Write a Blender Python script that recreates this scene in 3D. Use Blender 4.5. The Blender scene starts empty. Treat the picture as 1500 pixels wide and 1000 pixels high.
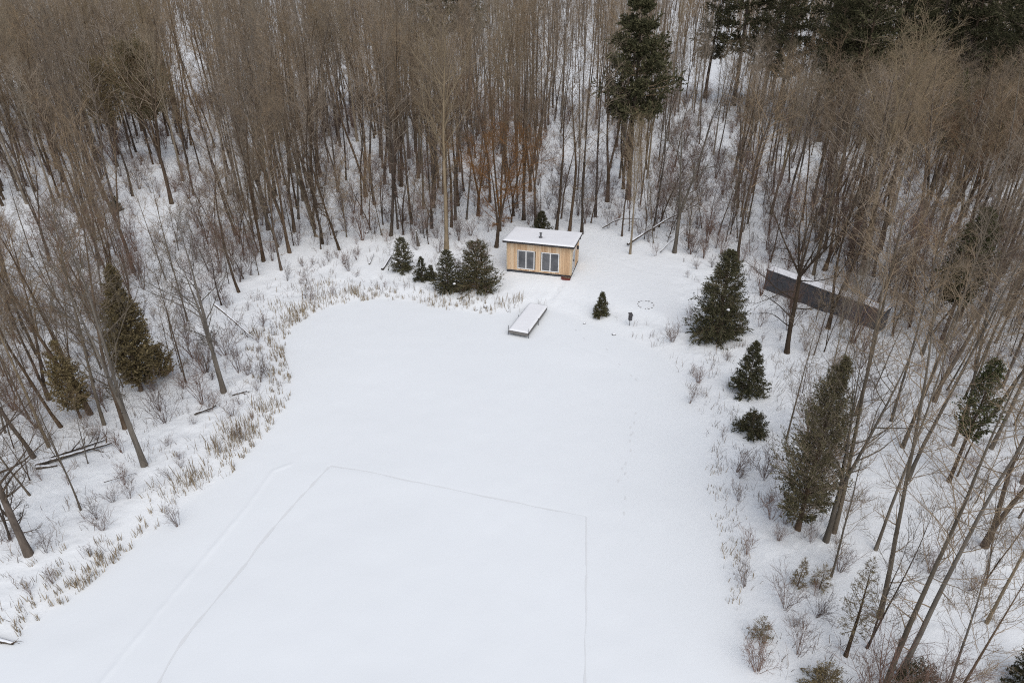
import bpy, math, random
import numpy as np
from mathutils import Matrix, Vector

SC = bpy.context.scene
COL = SC.collection
R = math.radians

# ------------------------------------------------------------------ camera
CAM = np.array([0.0, 0.0, 25.0])
cam_d = bpy.data.cameras.new('camera')
cam_d.lens = 24.0
cam_d.sensor_width = 36.0
cam_d.clip_start = 0.1
cam_d.clip_end = 5000
cam = bpy.data.objects.new('camera', cam_d)
COL.objects.link(cam)
cam.location = CAM
cam.rotation_euler = (R(60), 0, 0)
SC.camera = cam

# ------------------------------------------------------------------ light: overcast winter day
SUN_EL, SUN_ROT = 55, 165
w = bpy.data.worlds.new('World')
SC.world = w
w.use_nodes = True
nt = w.node_tree
nt.nodes.clear()
wo = nt.nodes.new('ShaderNodeOutputWorld')
bg = nt.nodes.new('ShaderNodeBackground')
hs = nt.nodes.new('ShaderNodeHueSaturation')
sky = nt.nodes.new('ShaderNodeTexSky')
sky.sky_type = 'NISHITA'
sky.sun_disc = False
sky.sun_elevation = R(SUN_EL)
sky.sun_rotation = R(SUN_ROT)
sky.air_density = 1.0
sky.dust_density = 3.0
hs.inputs['Saturation'].default_value = 0.56
nt.links.new(sky.outputs[0], hs.inputs['Color'])
nt.links.new(hs.outputs[0], bg.inputs[0])
bg.inputs[1].default_value = 0.13
nt.links.new(bg.outputs[0], wo.inputs[0])

sl = bpy.data.lights.new('sun', 'SUN')
sl.energy = 0.8
sl.angle = R(75)
sl.color = (1.0, 0.985, 0.95)
so = bpy.data.objects.new('sun', sl)
COL.objects.link(so)
so.rotation_euler = (R(90 - SUN_EL), 0, R(180 - SUN_ROT))

SC.view_settings.view_transform = 'Standard'
SC.view_settings.look = 'None'
SC.view_settings.gamma = 1
SC.view_settings.exposure = 0.215
SC.render.engine = 'CYCLES'
SC.cycles.filter_width = 1.1
SC.cycles.use_denoising = False
SC.cycles.use_adaptive_sampling = False
SC.cycles.use_light_tree = False
SC.cycles.max_bounces = 8
SC.cycles.diffuse_bounces = 6
SC.cycles.glossy_bounces = 2
SC.cycles.transparent_max_bounces = 4

# ------------------------------------------------------------------ small tools
C30, S30 = math.cos(R(30)), 0.5


def ray(px, py):
    u = (px - 750) / 1000.0
    v = (py - 500) / 1000.0
    return np.array([u, C30 - v * S30, -S30 - v * C30])


def flat(px, py, z=0.0):
    d = ray(px, py)
    return CAM + d * ((z - 25.0) / d[2])


def proj(p):
    q = np.asarray(p, float) - CAM
    dep = q[..., 1] * C30 - q[..., 2] * S30
    up = q[..., 1] * S30 + q[..., 2] * C30
    dep = np.where(dep > 0.5, dep, 0.5)
    return 750 + 1000 * q[..., 0] / dep, 500 - 1000 * up / dep


def polyw(pts):
    return np.array([flat(x, y)[:2] for x, y in pts])


def sstep(a, b, x):
    t = np.clip((x - a) / (b - a), 0, 1)
    return t * t * (3 - 2 * t)


def vnoise(x, y, seed=0):
    x = np.asarray(x, float)
    y = np.asarray(y, float)
    xi = np.floor(x).astype(np.int64)
    yi = np.floor(y).astype(np.int64)
    fx = x - xi
    fy = y - yi
    fx = fx * fx * (3 - 2 * fx)
    fy = fy * fy * (3 - 2 * fy)

    def h(a, b):
        n = (a * 374761393 + b * 668265263 + seed * 974711) & 0x7fffffff
        n = ((n ^ (n >> 13)) * 1274126177) & 0x7fffffff
        return ((n ^ (n >> 16)) & 0xffff) / 65535.0
    a = h(xi, yi)
    b = h(xi + 1, yi)
    c = h(xi, yi + 1)
    d = h(xi + 1, yi + 1)
    return (a * (1 - fx) + b * fx) * (1 - fy) + (c * (1 - fx) + d * fx) * fy - 0.5


def seg_dist(x, y, P, closed=False):
    P = np.asarray(P)
    best = np.full(np.shape(x), 1e9)
    n = len(P)
    for i in range(n if closed else n - 1):
        a, b = P[i], P[(i + 1) % n]
        ab = b - a
        L = ab @ ab + 1e-12
        t = np.clip(((x - a[0]) * ab[0] + (y - a[1]) * ab[1]) / L, 0, 1)
        best = np.minimum(best, np.hypot(x - a[0] - t * ab[0], y - a[1] - t * ab[1]))
    return best


def inside(x, y, P):
    r = np.zeros(np.shape(x), bool)
    n = len(P)
    for i in range(n):
        x0, y0 = P[i]
        x1, y1 = P[(i + 1) % n]
        c = ((y0 > y) != (y1 > y))
        with np.errstate(divide='ignore', invalid='ignore'):
            xx = (x1 - x0) * (y - y0) / (y1 - y0 + 1e-15) + x0
        r ^= c & (x < xx)
    return r


def smooth_poly(P, it=2, closed=True):
    P = np.asarray(P, float)
    for _ in range(it):
        Q = []
        n = len(P)
        rng_ = range(n) if closed else range(n - 1)
        if not closed:
            Q.append(P[0])
        for i in rng_:
            a, b = P[i], P[(i + 1) % n]
            Q.append(a * .75 + b * .25)
            Q.append(a * .25 + b * .75)
        if not closed:
            Q.append(P[-1])
        P = np.array(Q)
    return P


# ------------------------------------------------------------------ layout in plan
POND = smooth_poly(polyw([(-160, 1015), (-60, 985), (30, 925), (110, 868), (190, 800), (265, 742), (335, 695), (372, 648),
                          (415, 603), (424, 555), (408, 515), (425, 480), (465, 453), (530, 437), (600, 440), (660, 454),
                          (735, 462), (790, 447), (850, 468), (910, 492), (972, 518), (1000, 560), (1028, 620), (1036, 700),
                          (1050, 780), (1068, 850), (1078, 930), (1100, 1010), (1160, 1300), (700, 1900), (-300, 1500)]))
OPEN = polyw([(-60, 880), (40, 812), (215, 690), (330, 585), (300, 520), (345, 440), (420, 385), (500, 368), (575, 352),
              (650, 372), (735, 352), (870, 342), (1000, 382), (1085, 400), (1150, 520), (1125, 620), (1150, 780),
              (1190, 860), (1225, 960), (1260, 1010), (1320, 1400), (700, 1900), (-300, 1500)])
CLEAR = polyw([(735, 440), (715, 400), (740, 340), (870, 342), (1000, 385), (1010, 440), (1000, 495), (900, 470), (800, 445)])

TRAILS = [  # polyline in plan, half width, depth of groove, height of side berm
    (polyw([(484, 682), (540, 691), (600, 704), (680, 720), (760, 737), (820, 748), (858, 756)]), .10, .010, .0),
    (polyw([(858, 756), (859, 820), (858, 900), (856, 1000), (854, 1120)]), .10, .010, .0),
    (polyw([(482, 684), (440, 728), (395, 778), (350, 838), (300, 898), (262, 945), (235, 995), (205, 1060)]), .12, .012, .0),
    (polyw([(425, 680), (400, 690), (360, 745), (310, 805), (250, 875), (180, 960), (140, 1010)]), .12, -.05, .0),
    (polyw([(925, 612), (918, 650), (912, 690), (907, 720), (915, 770)]), .14, .008, .0),
    (polyw([(850, 508), (890, 522), (930, 550), (952, 590)]), .12, .016, .0),
    (polyw([(835, 411), (822, 424), (806, 442)]), .25, .07, .03),
    (polyw([(858, 372), (900, 385), (950, 398), (1010, 404), (1060, 415)]), .14, .06, .03),
    (polyw([(858, 380), (900, 393), (950, 408), (1005, 414), (1055, 425)]), .14, .06, .03),
]


def H(x, y):
    x = np.asarray(x, float)
    y = np.asarray(y, float)
    d = seg_dist(x, y, POND, True)
    ins = inside(x, y, POND)
    d = np.where(ins, -d, d)
    z = .34 * sstep(-.3, 2.4, d) + .28 * sstep(2, 14, d) + .9 * sstep(14, 70, d)
    rough = sstep(0.2, 3.0, d)
    z = z + rough * (.5 * vnoise(x / 7, y / 7, 3) * sstep(6, 16, d) + .16 * vnoise(x / 2.3, y / 2.3, 5) + .10 * vnoise(x / .8, y / .8, 7)
                     + .05 * vnoise(x / .3, y / .3, 8))
    clr = inside(x, y, CLEAR)
    cd = np.where(clr, sstep(0, 2.0, seg_dist(x, y, CLEAR, True)), 0)
    z = z * (1 - cd) + cd * (.6 * sstep(-.5, 4.5, d) + .03 * vnoise(x / 1.2, y / 1.2, 9))
    z = z + np.where(d < .5, .03 * vnoise(x / 3.1, y / 2.2, 11) + .014 * vnoise(x / .9, y / .9, 12), 0)
    z = z + np.maximum(y - 170, 0) * .03
    for i, (P, hw, dep, berm) in enumerate(TRAILS):
        bx0, by0 = P.min(0) - 1
        bx1, by1 = P.max(0) + 1
        m = (x > bx0) & (x < bx1) & (y > by0) & (y < by1)
        if not np.any(m):
            continue
        dd = seg_dist(x[m] if np.ndim(x) else x, y[m] if np.ndim(y) else y, P)
        wob = 1 + .9 * vnoise((x[m] if np.ndim(x) else x) / .5, (y[m] if np.ndim(y) else y) / .5, 20 + i)
        g = -.5 * dep * wob * np.exp(-(dd / hw) ** 2) + .36 * berm * wob * np.exp(-((dd - 2.3 * hw) / hw) ** 2)
        if np.ndim(x):
            z = z.copy()
            z[m] += g
        else:
            z = z + g
    return z


def at(px, py):
    z = 0.3
    for _ in range(10):
        p = flat(px, py, z)
        z = float(H(np.array([p[0]]), np.array([p[1]]))[0])
    return np.array([p[0], p[1], z])


def zat(x, y):
    return float(H(np.array([float(x)]), np.array([float(y)]))[0])


# ------------------------------------------------------------------ materials
def mat(name, build):
    m = bpy.data.materials.new(name)
    m.use_nodes = True
    t = m.node_tree
    b = t.nodes['Principled BSDF']
    b.inputs['Specular IOR Level'].default_value = 0.2
    build(t, b)
    return m


def N(t, kind, **kw):
    n = t.nodes.new(kind)
    for k, v in kw.items():
        if k.startswith('i_'):
            n.inputs[k[2:]].default_value = v
        else:
            setattr(n, k, v)
    return n


def ramp(t, fac, stops):
    r = t.nodes.new('ShaderNodeValToRGB')
    e = r.color_ramp.elements
    while len(e) < len(stops):
        e.new(.5)
    for i, (p, c) in enumerate(stops):
        e[i].position = p
        e[i].color = (*c, 1)
    t.links.new(fac, r.inputs[0])
    return r.outputs[0]


def simple(name, c, rough=.7, spec=.2, var=.25, scale=6.0, metallic=0):
    def f(t, b):
        tc = N(t, 'ShaderNodeTexCoord')
        n = N(t, 'ShaderNodeTexNoise', i_Scale=scale, i_Detail=5.0)
        t.links.new(tc.outputs['Object'], n.inputs['Vector'])
        lo = tuple(x * (1 - var) for x in c)
        hi = tuple(min(1, x * (1 + var)) for x in c)
        t.links.new(ramp(t, n.outputs[0], [(.3, lo), (.7, hi)]), b.inputs['Base Color'])
        b.inputs['Roughness'].default_value = rough
        b.inputs['Specular IOR Level'].default_value = spec
        b.inputs['Metallic'].default_value = metallic
    return mat(name, f)


def bark(name, lo, hi, objvar=.35, snow=False, scale=3.0):
    def f(t, b):
        tc = N(t, 'ShaderNodeTexCoord')
        mp = N(t, 'ShaderNodeMapping')
        mp.inputs['Scale'].default_value = (1, 1, .25)
        t.links.new(tc.outputs['Object'], mp.inputs[0])
        n = N(t, 'ShaderNodeTexNoise', i_Scale=scale, i_Detail=6.0, i_Roughness=.65)
        t.links.new(mp.outputs[0], n.inputs['Vector'])
        c = ramp(t, n.outputs[0], [(.3, lo), (.7, hi)])
        oi = N(t, 'ShaderNodeObjectInfo')
        mr = N(t, 'ShaderNodeMapRange')
        mr.inputs['To Min'].default_value = 1 - objvar
        mr.inputs['To Max'].default_value = 1 + objvar
        t.links.new(oi.outputs['Random'], mr.inputs[0])
        hsv = N(t, 'ShaderNodeHueSaturation')
        t.links.new(mr.outputs[0], hsv.inputs['Value'])
        m2 = N(t, 'ShaderNodeMath', operation='MULTIPLY_ADD')
        m2.inputs[1].default_value = 7.31
        m2.inputs[2].default_value = 0
        t.links.new(oi.outputs['Random'], m2.inputs[0])
        fr = N(t, 'ShaderNodeMath', operation='FRACT')
        t.links.new(m2.outputs[0], fr.inputs[0])
        mr2 = N(t, 'ShaderNodeMapRange')
        mr2.inputs['To Min'].default_value = .7
        mr2.inputs['To Max'].default_value = 1.25
        t.links.new(fr.outputs[0], mr2.inputs[0])
        t.links.new(mr2.outputs[0], hsv.inputs['Saturation'])
        t.links.new(c, hsv.inputs['Color'])
        out = hsv.outputs[0]
        if snow:
            g = N(t, 'ShaderNodeNewGeometry')
            sx = N(t, 'ShaderNodeSeparateXYZ')
            t.links.new(g.outputs['Normal'], sx.inputs[0])
            ns = N(t, 'ShaderNodeTexNoise', i_Scale=2.5, i_Detail=3.0)
            t.links.new(tc.outputs['Object'], ns.inputs['Vector'])
            ad = N(t, 'ShaderNodeMath', operation='MULTIPLY_ADD')
            ad.inputs[1].default_value = .8
            t.links.new(ns.outputs[0], ad.inputs[0])
            t.links.new(sx.outputs[2], ad.inputs[2])
            st = N(t, 'ShaderNodeMapRange')
            st.inputs['From Min'].default_value = 1.0
            st.inputs['From Max'].default_value = 1.15
            t.links.new(ad.outputs[0], st.inputs[0])
            mx = N(t, 'ShaderNodeMix', data_type='RGBA')
            t.links.new(st.outputs[0], mx.inputs['Factor'])
            t.links.new(out, mx.inputs['A'])
            mx.inputs['B'].default_value = (.82, .84, .87, 1)
            out = mx.outputs['Result']
        t.links.new(out, b.inputs['Base Color'])
        b.inputs['Roughness'].default_value = .9
        b.inputs['Specular IOR Level'].default_value = .08
    return mat(name, f)


def leafmat(name, lo, mid, hi, objvar=.15):
    def f(t, b):
        g = N(t, 'ShaderNodeNewGeometry')
        tc = N(t, 'ShaderNodeTexCoord')
        n = N(t, 'ShaderNodeTexNoise', i_Scale=.9, i_Detail=3.0)
        t.links.new(tc.outputs['Object'], n.inputs['Vector'])
        ad = N(t, 'ShaderNodeMath', operation='MULTIPLY_ADD')
        ad.inputs[1].default_value = .55
        ad2 = N(t, 'ShaderNodeMath', operation='MULTIPLY')
        ad2.inputs[1].default_value = .6
        t.links.new(n.outputs[0], ad2.inputs[0])
        t.links.new(g.outputs['Random Per Island'], ad.inputs[0])
        t.links.new(ad2.outputs[0], ad.inputs[2])
        c = ramp(t, ad.outputs[0], [(.2, lo), (.55, mid), (.9, hi)])
        oi = N(t, 'ShaderNodeObjectInfo')
        mr = N(t, 'ShaderNodeMapRange')
        mr.inputs['To Min'].default_value = 1 - objvar
        mr.inputs['To Max'].default_value = 1 + objvar
        t.links.new(oi.outputs['Random'], mr.inputs[0])
        hsv = N(t, 'ShaderNodeHueSaturation')
        t.links.new(mr.outputs[0], hsv.inputs['Value'])
        t.links.new(c, hsv.inputs['Color'])
        t.links.new(hsv.outputs[0], b.inputs['Base Color'])
        b.inputs['Roughness'].default_value = .8
        b.inputs['Specular IOR Level'].default_value = .1
    return mat(name, f)


def snowmat(name, c, bump, sc1, sc2):
    def f(t, b):
        tc = N(t, 'ShaderNodeTexCoord')
        n = N(t, 'ShaderNodeTexNoise', i_Scale=sc1, i_Detail=6.0, i_Roughness=.6)
        n2 = N(t, 'ShaderNodeTexNoise', i_Scale=.07, i_Detail=4.0, i_Roughness=.55)
        t.links.new(tc.outputs['Object'], n.inputs['Vector'])
        t.links.new(tc.outputs['Object'], n2.inputs['Vector'])
        bp = N(t, 'ShaderNodeBump')
        bp.inputs['Strength'].default_value = bump
        bp.inputs['Distance'].default_value = sc2
        t.links.new(n.outputs[0], bp.inputs['Height'])
        t.links.new(bp.outputs[0], b.inputs['Normal'])
        lo = tuple(x * .95 for x in c)
        t.links.new(ramp(t, n2.outputs[0], [(.3, lo), (.7, c)]), b.inputs['Base Color'])
        b.inputs['Roughness'].default_value = .75
        b.inputs['Specular IOR Level'].default_value = .15
    return mat(name, f)


M = {}
M['ground'] = snowmat('ground_snow', (.838, .866, .882), .35, 3.0, .12)
M['pond'] = snowmat('pond_snow', (.828, .860, .879), .14, 1.2, .06)
M['snow'] = snowmat('lying_snow', (.86, .87, .89), .2, 3.0, .03)
M['bark'] = bark('brown_bark', (.050, .037, .027), (.145, .108, .079))
M['twig'] = bark('brown_twigs', (.168, .127, .087), (.315, .248, .178))
M['darkbark'] = bark('dark_brown_bark', (.034, .026, .020), (.085, .066, .050), .1)
M['greybark'] = bark('grey_bark', (.08, .066, .051), (.19, .162, .128), .2)
M['palebark'] = bark('tan_bark', (.16, .13, .095), (.30, .25, .185), .15)
M['paletwig'] = bark('tan_twigs', (.22, .175, .12), (.34, .28, .20), .12)
M['rust'] = bark('rust_twigs', (.15, .088, .052), (.26, .16, .092), .15)
M['purple'] = bark('purple_brown_twigs', (.13, .088, .072), (.25, .178, .145), .3)
M['log'] = bark('snowy_log_bark', (.045, .036, .028), (.11, .09, .07), .2, True)
M['spruce'] = leafmat('spruce_needles', (.031, .032, .017), (.066, .066, .035), (.115, .106, .058))
M['cedar'] = leafmat('cedar_sprays', (.088, .067, .033), (.18, .14, .07), (.265, .215, .115))
M['olive'] = leafmat('olive_cedar_sprays', (.040, .037, .019), (.088, .080, .042), (.145, .125, .068))
M['greencedar'] = leafmat('green_cedar_sprays', (.026, .031, .012), (.058, .066, .027), (.105, .11, .05))
M['pine'] = leafmat('pine_needles', (.012, .016, .010), (.030, .038, .020), (.068, .070, .034))
M['reed'] = leafmat('dry_reed_blades', (.16, .122, .080), (.28, .222, .150), (.42, .355, .26), 0)
M['weed'] = leafmat('dead_weed_stems', (.09, .065, .05), (.17, .13, .10), (.28, .22, .165), 0)


# ------------------------------------------------------------------ mesh tools
def quads_mesh(name, V, Q, mats, mi=None, smooth=False):
    me = bpy.data.meshes.new(name)
    nq = len(Q)
    me.vertices.add(len(V))
    me.vertices.foreach_set('co', np.ascontiguousarray(V, dtype=np.float32).ravel())
    me.loops.add(nq * 4)
    me.loops.foreach_set('vertex_index', np.ascontiguousarray(Q, dtype=np.int32).ravel())
    me.polygons.add(nq)
    me.polygons.foreach_set('loop_start', np.arange(0, nq * 4, 4, dtype=np.int32))
    if mi is not None:
        me.polygons.foreach_set('material_index', np.asarray(mi, dtype=np.int32))
    for m in mats:
        me.materials.append(m)
    me.update(calc_edges=True)
    me.polygons.foreach_set('use_smooth', np.full(nq, smooth, dtype=bool))
    me.validate()
    return me


class QB:
    """collects quads with a material slot each"""

    def __init__(s):
        s.V, s.Q, s.M, s.n = [], [], [], 0

    def add(s, V, Q, m=0):
        V = np.asarray(V, float).reshape(-1, 3)
        Q = np.asarray(Q, np.int64).reshape(-1, 4)
        s.V.append(V)
        s.Q.append(Q + s.n)
        s.M.append(np.full(len(Q), m))
        s.n += len(V)
        return s

    def tubes(s, P, Rr, sides, m=0, rng=None):
        if len(P) == 0:
            return s
        V, Q = tubes(P, Rr, sides, rng)
        return s.add(V, Q, m)

    def box(s, x0, x1, y0, y1, z0, z1, m=0):
        V = [(x, y, z) for x in (x0, x1) for y in (y0, y1) for z in (z0, z1)]
        Q = [(0, 1, 3, 2), (4, 6, 7, 5), (0, 4, 5, 1), (2, 3, 7, 6), (0, 2, 6, 4), (1, 5, 7, 3)]
        return s.add(V, Q, m)

    def mesh(s, name, mats, smooth=False):
        return quads_mesh(name, np.concatenate(s.V), np.concatenate(s.Q), mats, np.concatenate(s.M), smooth)


def tubes(P, Rr, sides, rng=None):
    P = np.asarray(P, float)
    n, k, _ = P.shape
    T = np.gradient(P, axis=1)
    T /= np.linalg.norm(T, axis=2, keepdims=True) + 1e-9
    mean = P[:, -1] - P[:, 0]
    mean /= np.linalg.norm(mean, axis=1, keepdims=True) + 1e-9
    ref = np.where(np.abs(mean[:, 2:3]) > .8, np.array([[1., 0, 0]]), np.array([[0, 0, 1.]]))
    U = np.cross(T, ref[:, None, :])
    U /= np.linalg.norm(U, axis=2, keepdims=True) + 1e-9
    W = np.cross(T, U)
    a = np.arange(sides) * 2 * np.pi / sides
    V = P[:, :, None, :] + Rr[:, :, None, None] * (np.cos(a)[None, None, :, None] * U[:, :, None, :] + np.sin(a)[None, None, :, None] * W[:, :, None, :])
    idx = np.arange(n * k * sides).reshape(n, k, sides)
    i0 = idx[:, :-1, :]
    i1 = idx[:, 1:, :]
    Q = np.stack([i0, np.roll(i0, -1, 2), np.roll(i1, -1, 2), i1], -1).reshape(-1, 4)
    return V.reshape(-1, 3), Q


def spawn(rng, P, Rr, m, t0, t1, Lf, ang, angj, up, k=4, rs=.6, rmax=.02, rmin=.004, wig=.12):
    """m children on each of the polylines P[n,K,3]"""
    n, K, _ = P.shape
    t = (np.arange(m)[None, :] + rng.random((n, m))) / m * (t1 - t0) + t0
    f = t * (K - 1)
    i = np.clip(f.astype(int), 0, K - 2)
    fr = (f - i)[..., None]
    rows = np.arange(n)[:, None]
    A, B = P[rows, i], P[rows, i + 1]
    O = A * (1 - fr) + B * fr
    T = B - A
    T /= np.linalg.norm(T, axis=2, keepdims=True) + 1e-9
    r0 = Rr[rows, i] * (1 - fr[..., 0]) + Rr[rows, i + 1] * fr[..., 0]
    plen = np.linalg.norm(np.diff(P, axis=1), axis=2).sum(1)[:, None]
    L = Lf(t, plen) * rng.uniform(.7, 1.25, t.shape)
    v = rng.normal(size=(n, m, 3))
    # golden angle spread about the parent for the first level
    v -= (v * T).sum(2, keepdims=True) * T
    v /= np.linalg.norm(v, axis=2, keepdims=True) + 1e-9
    a = ang + rng.uniform(-angj, angj, (n, m, 1))
    d = np.cos(a) * T + np.sin(a) * v
    O = O.reshape(-1, 3)
    d = d.reshape(-1, 3)
    L = L.reshape(-1, 1)
    r0 = np.minimum(r0.reshape(-1) * rs, rmax)
    r0 = np.maximum(r0, rmin * 1.3)
    out = np.zeros((n * m, k, 3))
    out[:, 0] = O
    for j in range(1, k):
        d = d + np.array([0, 0, up]) + rng.normal(size=d.shape) * wig
        d /= np.linalg.norm(d, axis=1, keepdims=True) + 1e-9
        out[:, j] = out[:, j - 1] + d * L / (k - 1)
    s = np.linspace(0, 1, k)[None, :]
    RR = r0[:, None] * (1 - s) + np.minimum(rmin, r0)[:, None] * s
    return out, RR


def trunk_line(rng, H_, r0, lean=0.03, wig=.02, k=12, z0=-.25, org=(0, 0, 0), d0=None, tip=.15):
    P = np.zeros((1, k, 3))
    d = np.array([rng.normal() * lean, rng.normal() * lean, 1.0]) if d0 is None else np.array(d0, float)
    d /= np.linalg.norm(d)
    P[0, 0] = np.array(org) + np.array([0, 0, z0])
    st = (H_ - z0) / (k - 1)
    for j in range(1, k):
        d = d + np.array([rng.normal() * wig, rng.normal() * wig, .02])
        d /= np.linalg.norm(d)
        P[0, j] = P[0, j - 1] + d * st
    s = np.linspace(0, 1, k)
    Rr = r0 * ((1 - s) ** .85 * (1 - tip) + tip * (1 - s * .8))
    Rr[0] *= 1.35
    return P, Rr[None, :]


def build_bare(seed, H_, r0, cs=.45, limbs=26, lf=.28, ang=.75, up=.10, nb=6, ntw=7, fork=1, forkz=.25, tw=.0046, subs=0,
               barkm='bark', twigm='twig', lean=.03, low=0, tag='', spread=.16, wig=.02, twl=.34, lr=.17, lowl=.13, baselow=0):
    rng = np.random.default_rng(seed)
    tb, cb = QB(), QB()
    stems, srad = [], []
    P, Rr = trunk_line(rng, H_, r0, lean, wig)
    if fork == 1:
        stems.append(P[0])
        srad.append(Rr[0])
    else:
        kz = max(1, int(forkz * 11))
        base = P[:, :kz + 1]
        if kz > 0:
            q = np.linspace(0, kz, 12)
            bb = np.stack([np.interp(q, np.arange(kz + 1), base[0, :, c]) for c in range(3)], -1)[None]
            rr = np.interp(q, np.arange(kz + 1), Rr[0, :kz + 1])[None]
            tb.tubes(bb, rr, 9)
            if baselow:
                Z1, Z1R = spawn(rng, bb, rr, baselow, .35, .95, lambda t, pl: H_ * .36 + 0 * t, 1.35, .2, .0, 7, .4, .05, .008, .13)
                cb.tubes(Z1, Z1R, 5)
                Z2, Z2R = spawn(rng, Z1, Z1R, 9, .15, 1, lambda t, pl: pl * .32, .8, .3, .02, 4, .6, .014, .005, .15)
                cb.tubes(Z2, Z2R, 4)
        az = rng.random() * 6.28
        for f in range(fork):
            a = az + f * 2 * math.pi / fork + rng.normal() * .3
            s_ = spread * rng.uniform(.7, 1.4)
            hh = (H_ - base[0, -1, 2]) * rng.uniform(.82, 1.0)
            S, SR = trunk_line(rng, hh, Rr[0, kz] * (.8 if fork == 2 else .7), lean, wig, z0=-.02, org=base[0, -1], d0=(math.cos(a) * s_, math.sin(a) * s_, 1))
            SR[0, 0] /= 1.35
            stems.append(S[0])
            srad.append(SR[0])
    S = np.array(stems)
    SR = np.array(srad)
    tb.tubes(S, SR, 8)
    nl = max(4, limbs // max(1, len(S)))
    c0 = cs if fork == 1 else max(.12, (cs - forkz) / (1 - forkz))
    Lf = lambda t, pl: lf * H_ * (.12 + .88 * np.sin(np.pi * (.2 + .72 * np.clip((t - c0) / (1 - c0), 0, 1)))) + .2
    A, AR = spawn(rng, S, SR, nl, c0, .985, Lf, ang, .28, up, 6, .5, r0 * lr, .0055, .12)
    if low:
        A2, A2R = spawn(rng, S, SR, max(1, low // len(S)), .10, c0, lambda t, pl: H_ * lowl * (.6 + t * 0), 1.3, .25, .05 if lowl < .2 else .02, 6, .35, .035 if lowl < .2 else .055, .008, .12)
        A = np.concatenate([A, A2])
        AR = np.concatenate([AR, A2R])
    cb.tubes(A, AR, 5)
    B, BR = spawn(rng, A, AR, nb, .18, .97, lambda t, pl: pl * .42 * (1.1 - t * .6), .80, .3, up * .6, 4, .6, .0095, tw * .9, .15)
    cb.tubes(B, BR, 4)
    Ct, CR = spawn(rng, B, BR, ntw, .1, 1.0, lambda t, pl: pl * twl * 1.3 * (1.15 - t * .5) + .12, .75, .3, .05, 3, .7, tw * 1.15, tw * .75, .12)
    cb.tubes(Ct, CR, 3)
    E2, ER = spawn(rng, A, AR, ntw, .25, 1.0, lambda t, pl: pl * .16 + .2, .6, .25, .08, 3, .5, tw * 1.2, tw * .7, .12)
    cb.tubes(E2, ER, 3)
    F2, FR = spawn(rng, S, SR, 14, c0, 1.0, lambda t, pl: .6 + 0 * t, .7, .25, .08, 3, .5, tw * 1.3, tw * .7, .12)
    cb.tubes(F2, FR, 3)
    if subs:
        D, DR = spawn(rng, Ct, CR, subs, .2, .95, lambda t, pl: pl * .5, .6, .2, .05, 2, .8, tw, tw * .7, .1)
        cb.tubes(D, DR, 3)
    return tb.mesh('trunk' + tag, [M[barkm]], True), cb.mesh('crown' + tag, [M[twigm]], True)


def leaves(rng, C, D, L, Wd, jit=.35):
    """diamond leaf faces at C along D"""
    n = len(C)
    D = D + rng.normal(size=(n, 3)) * jit
    D /= np.linalg.norm(D, axis=1, keepdims=True) + 1e-9
    U = np.cross(D, rng.normal(size=(n, 3)))
    U /= np.linalg.norm(U, axis=1, keepdims=True) + 1e-9
    l = (L * rng.uniform(.6, 1.35, n))[:, None]
    w_ = (Wd * rng.uniform(.7, 1.3, n))[:, None]
    V = np.stack([C - D * l * .4, C + U * w_ * .5 + D * l * .05, C + D * l * .6, C - U * w_ * .5 + D * l * .05], 1)
    return V.reshape(-1, 3), np.arange(n * 4).reshape(n, 4)


def sample_lines(rng, P, m, t0=0., t1=1.):
    n, K, _ = P.shape
    t = rng.uniform(t0, t1, (n, m))
    f = t * (K - 1)
    i = np.clip(f.astype(int), 0, K - 2)
    fr = (f - i)[..., None]
    rows = np.arange(n)[:, None]
    A, B = P[rows, i], P[rows, i + 1]
    D = B - A
    D /= np.linalg.norm(D, axis=2, keepdims=True) + 1e-9
    return (A * (1 - fr) + B * fr).reshape(-1, 3), D.reshape(-1, 3)


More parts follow.
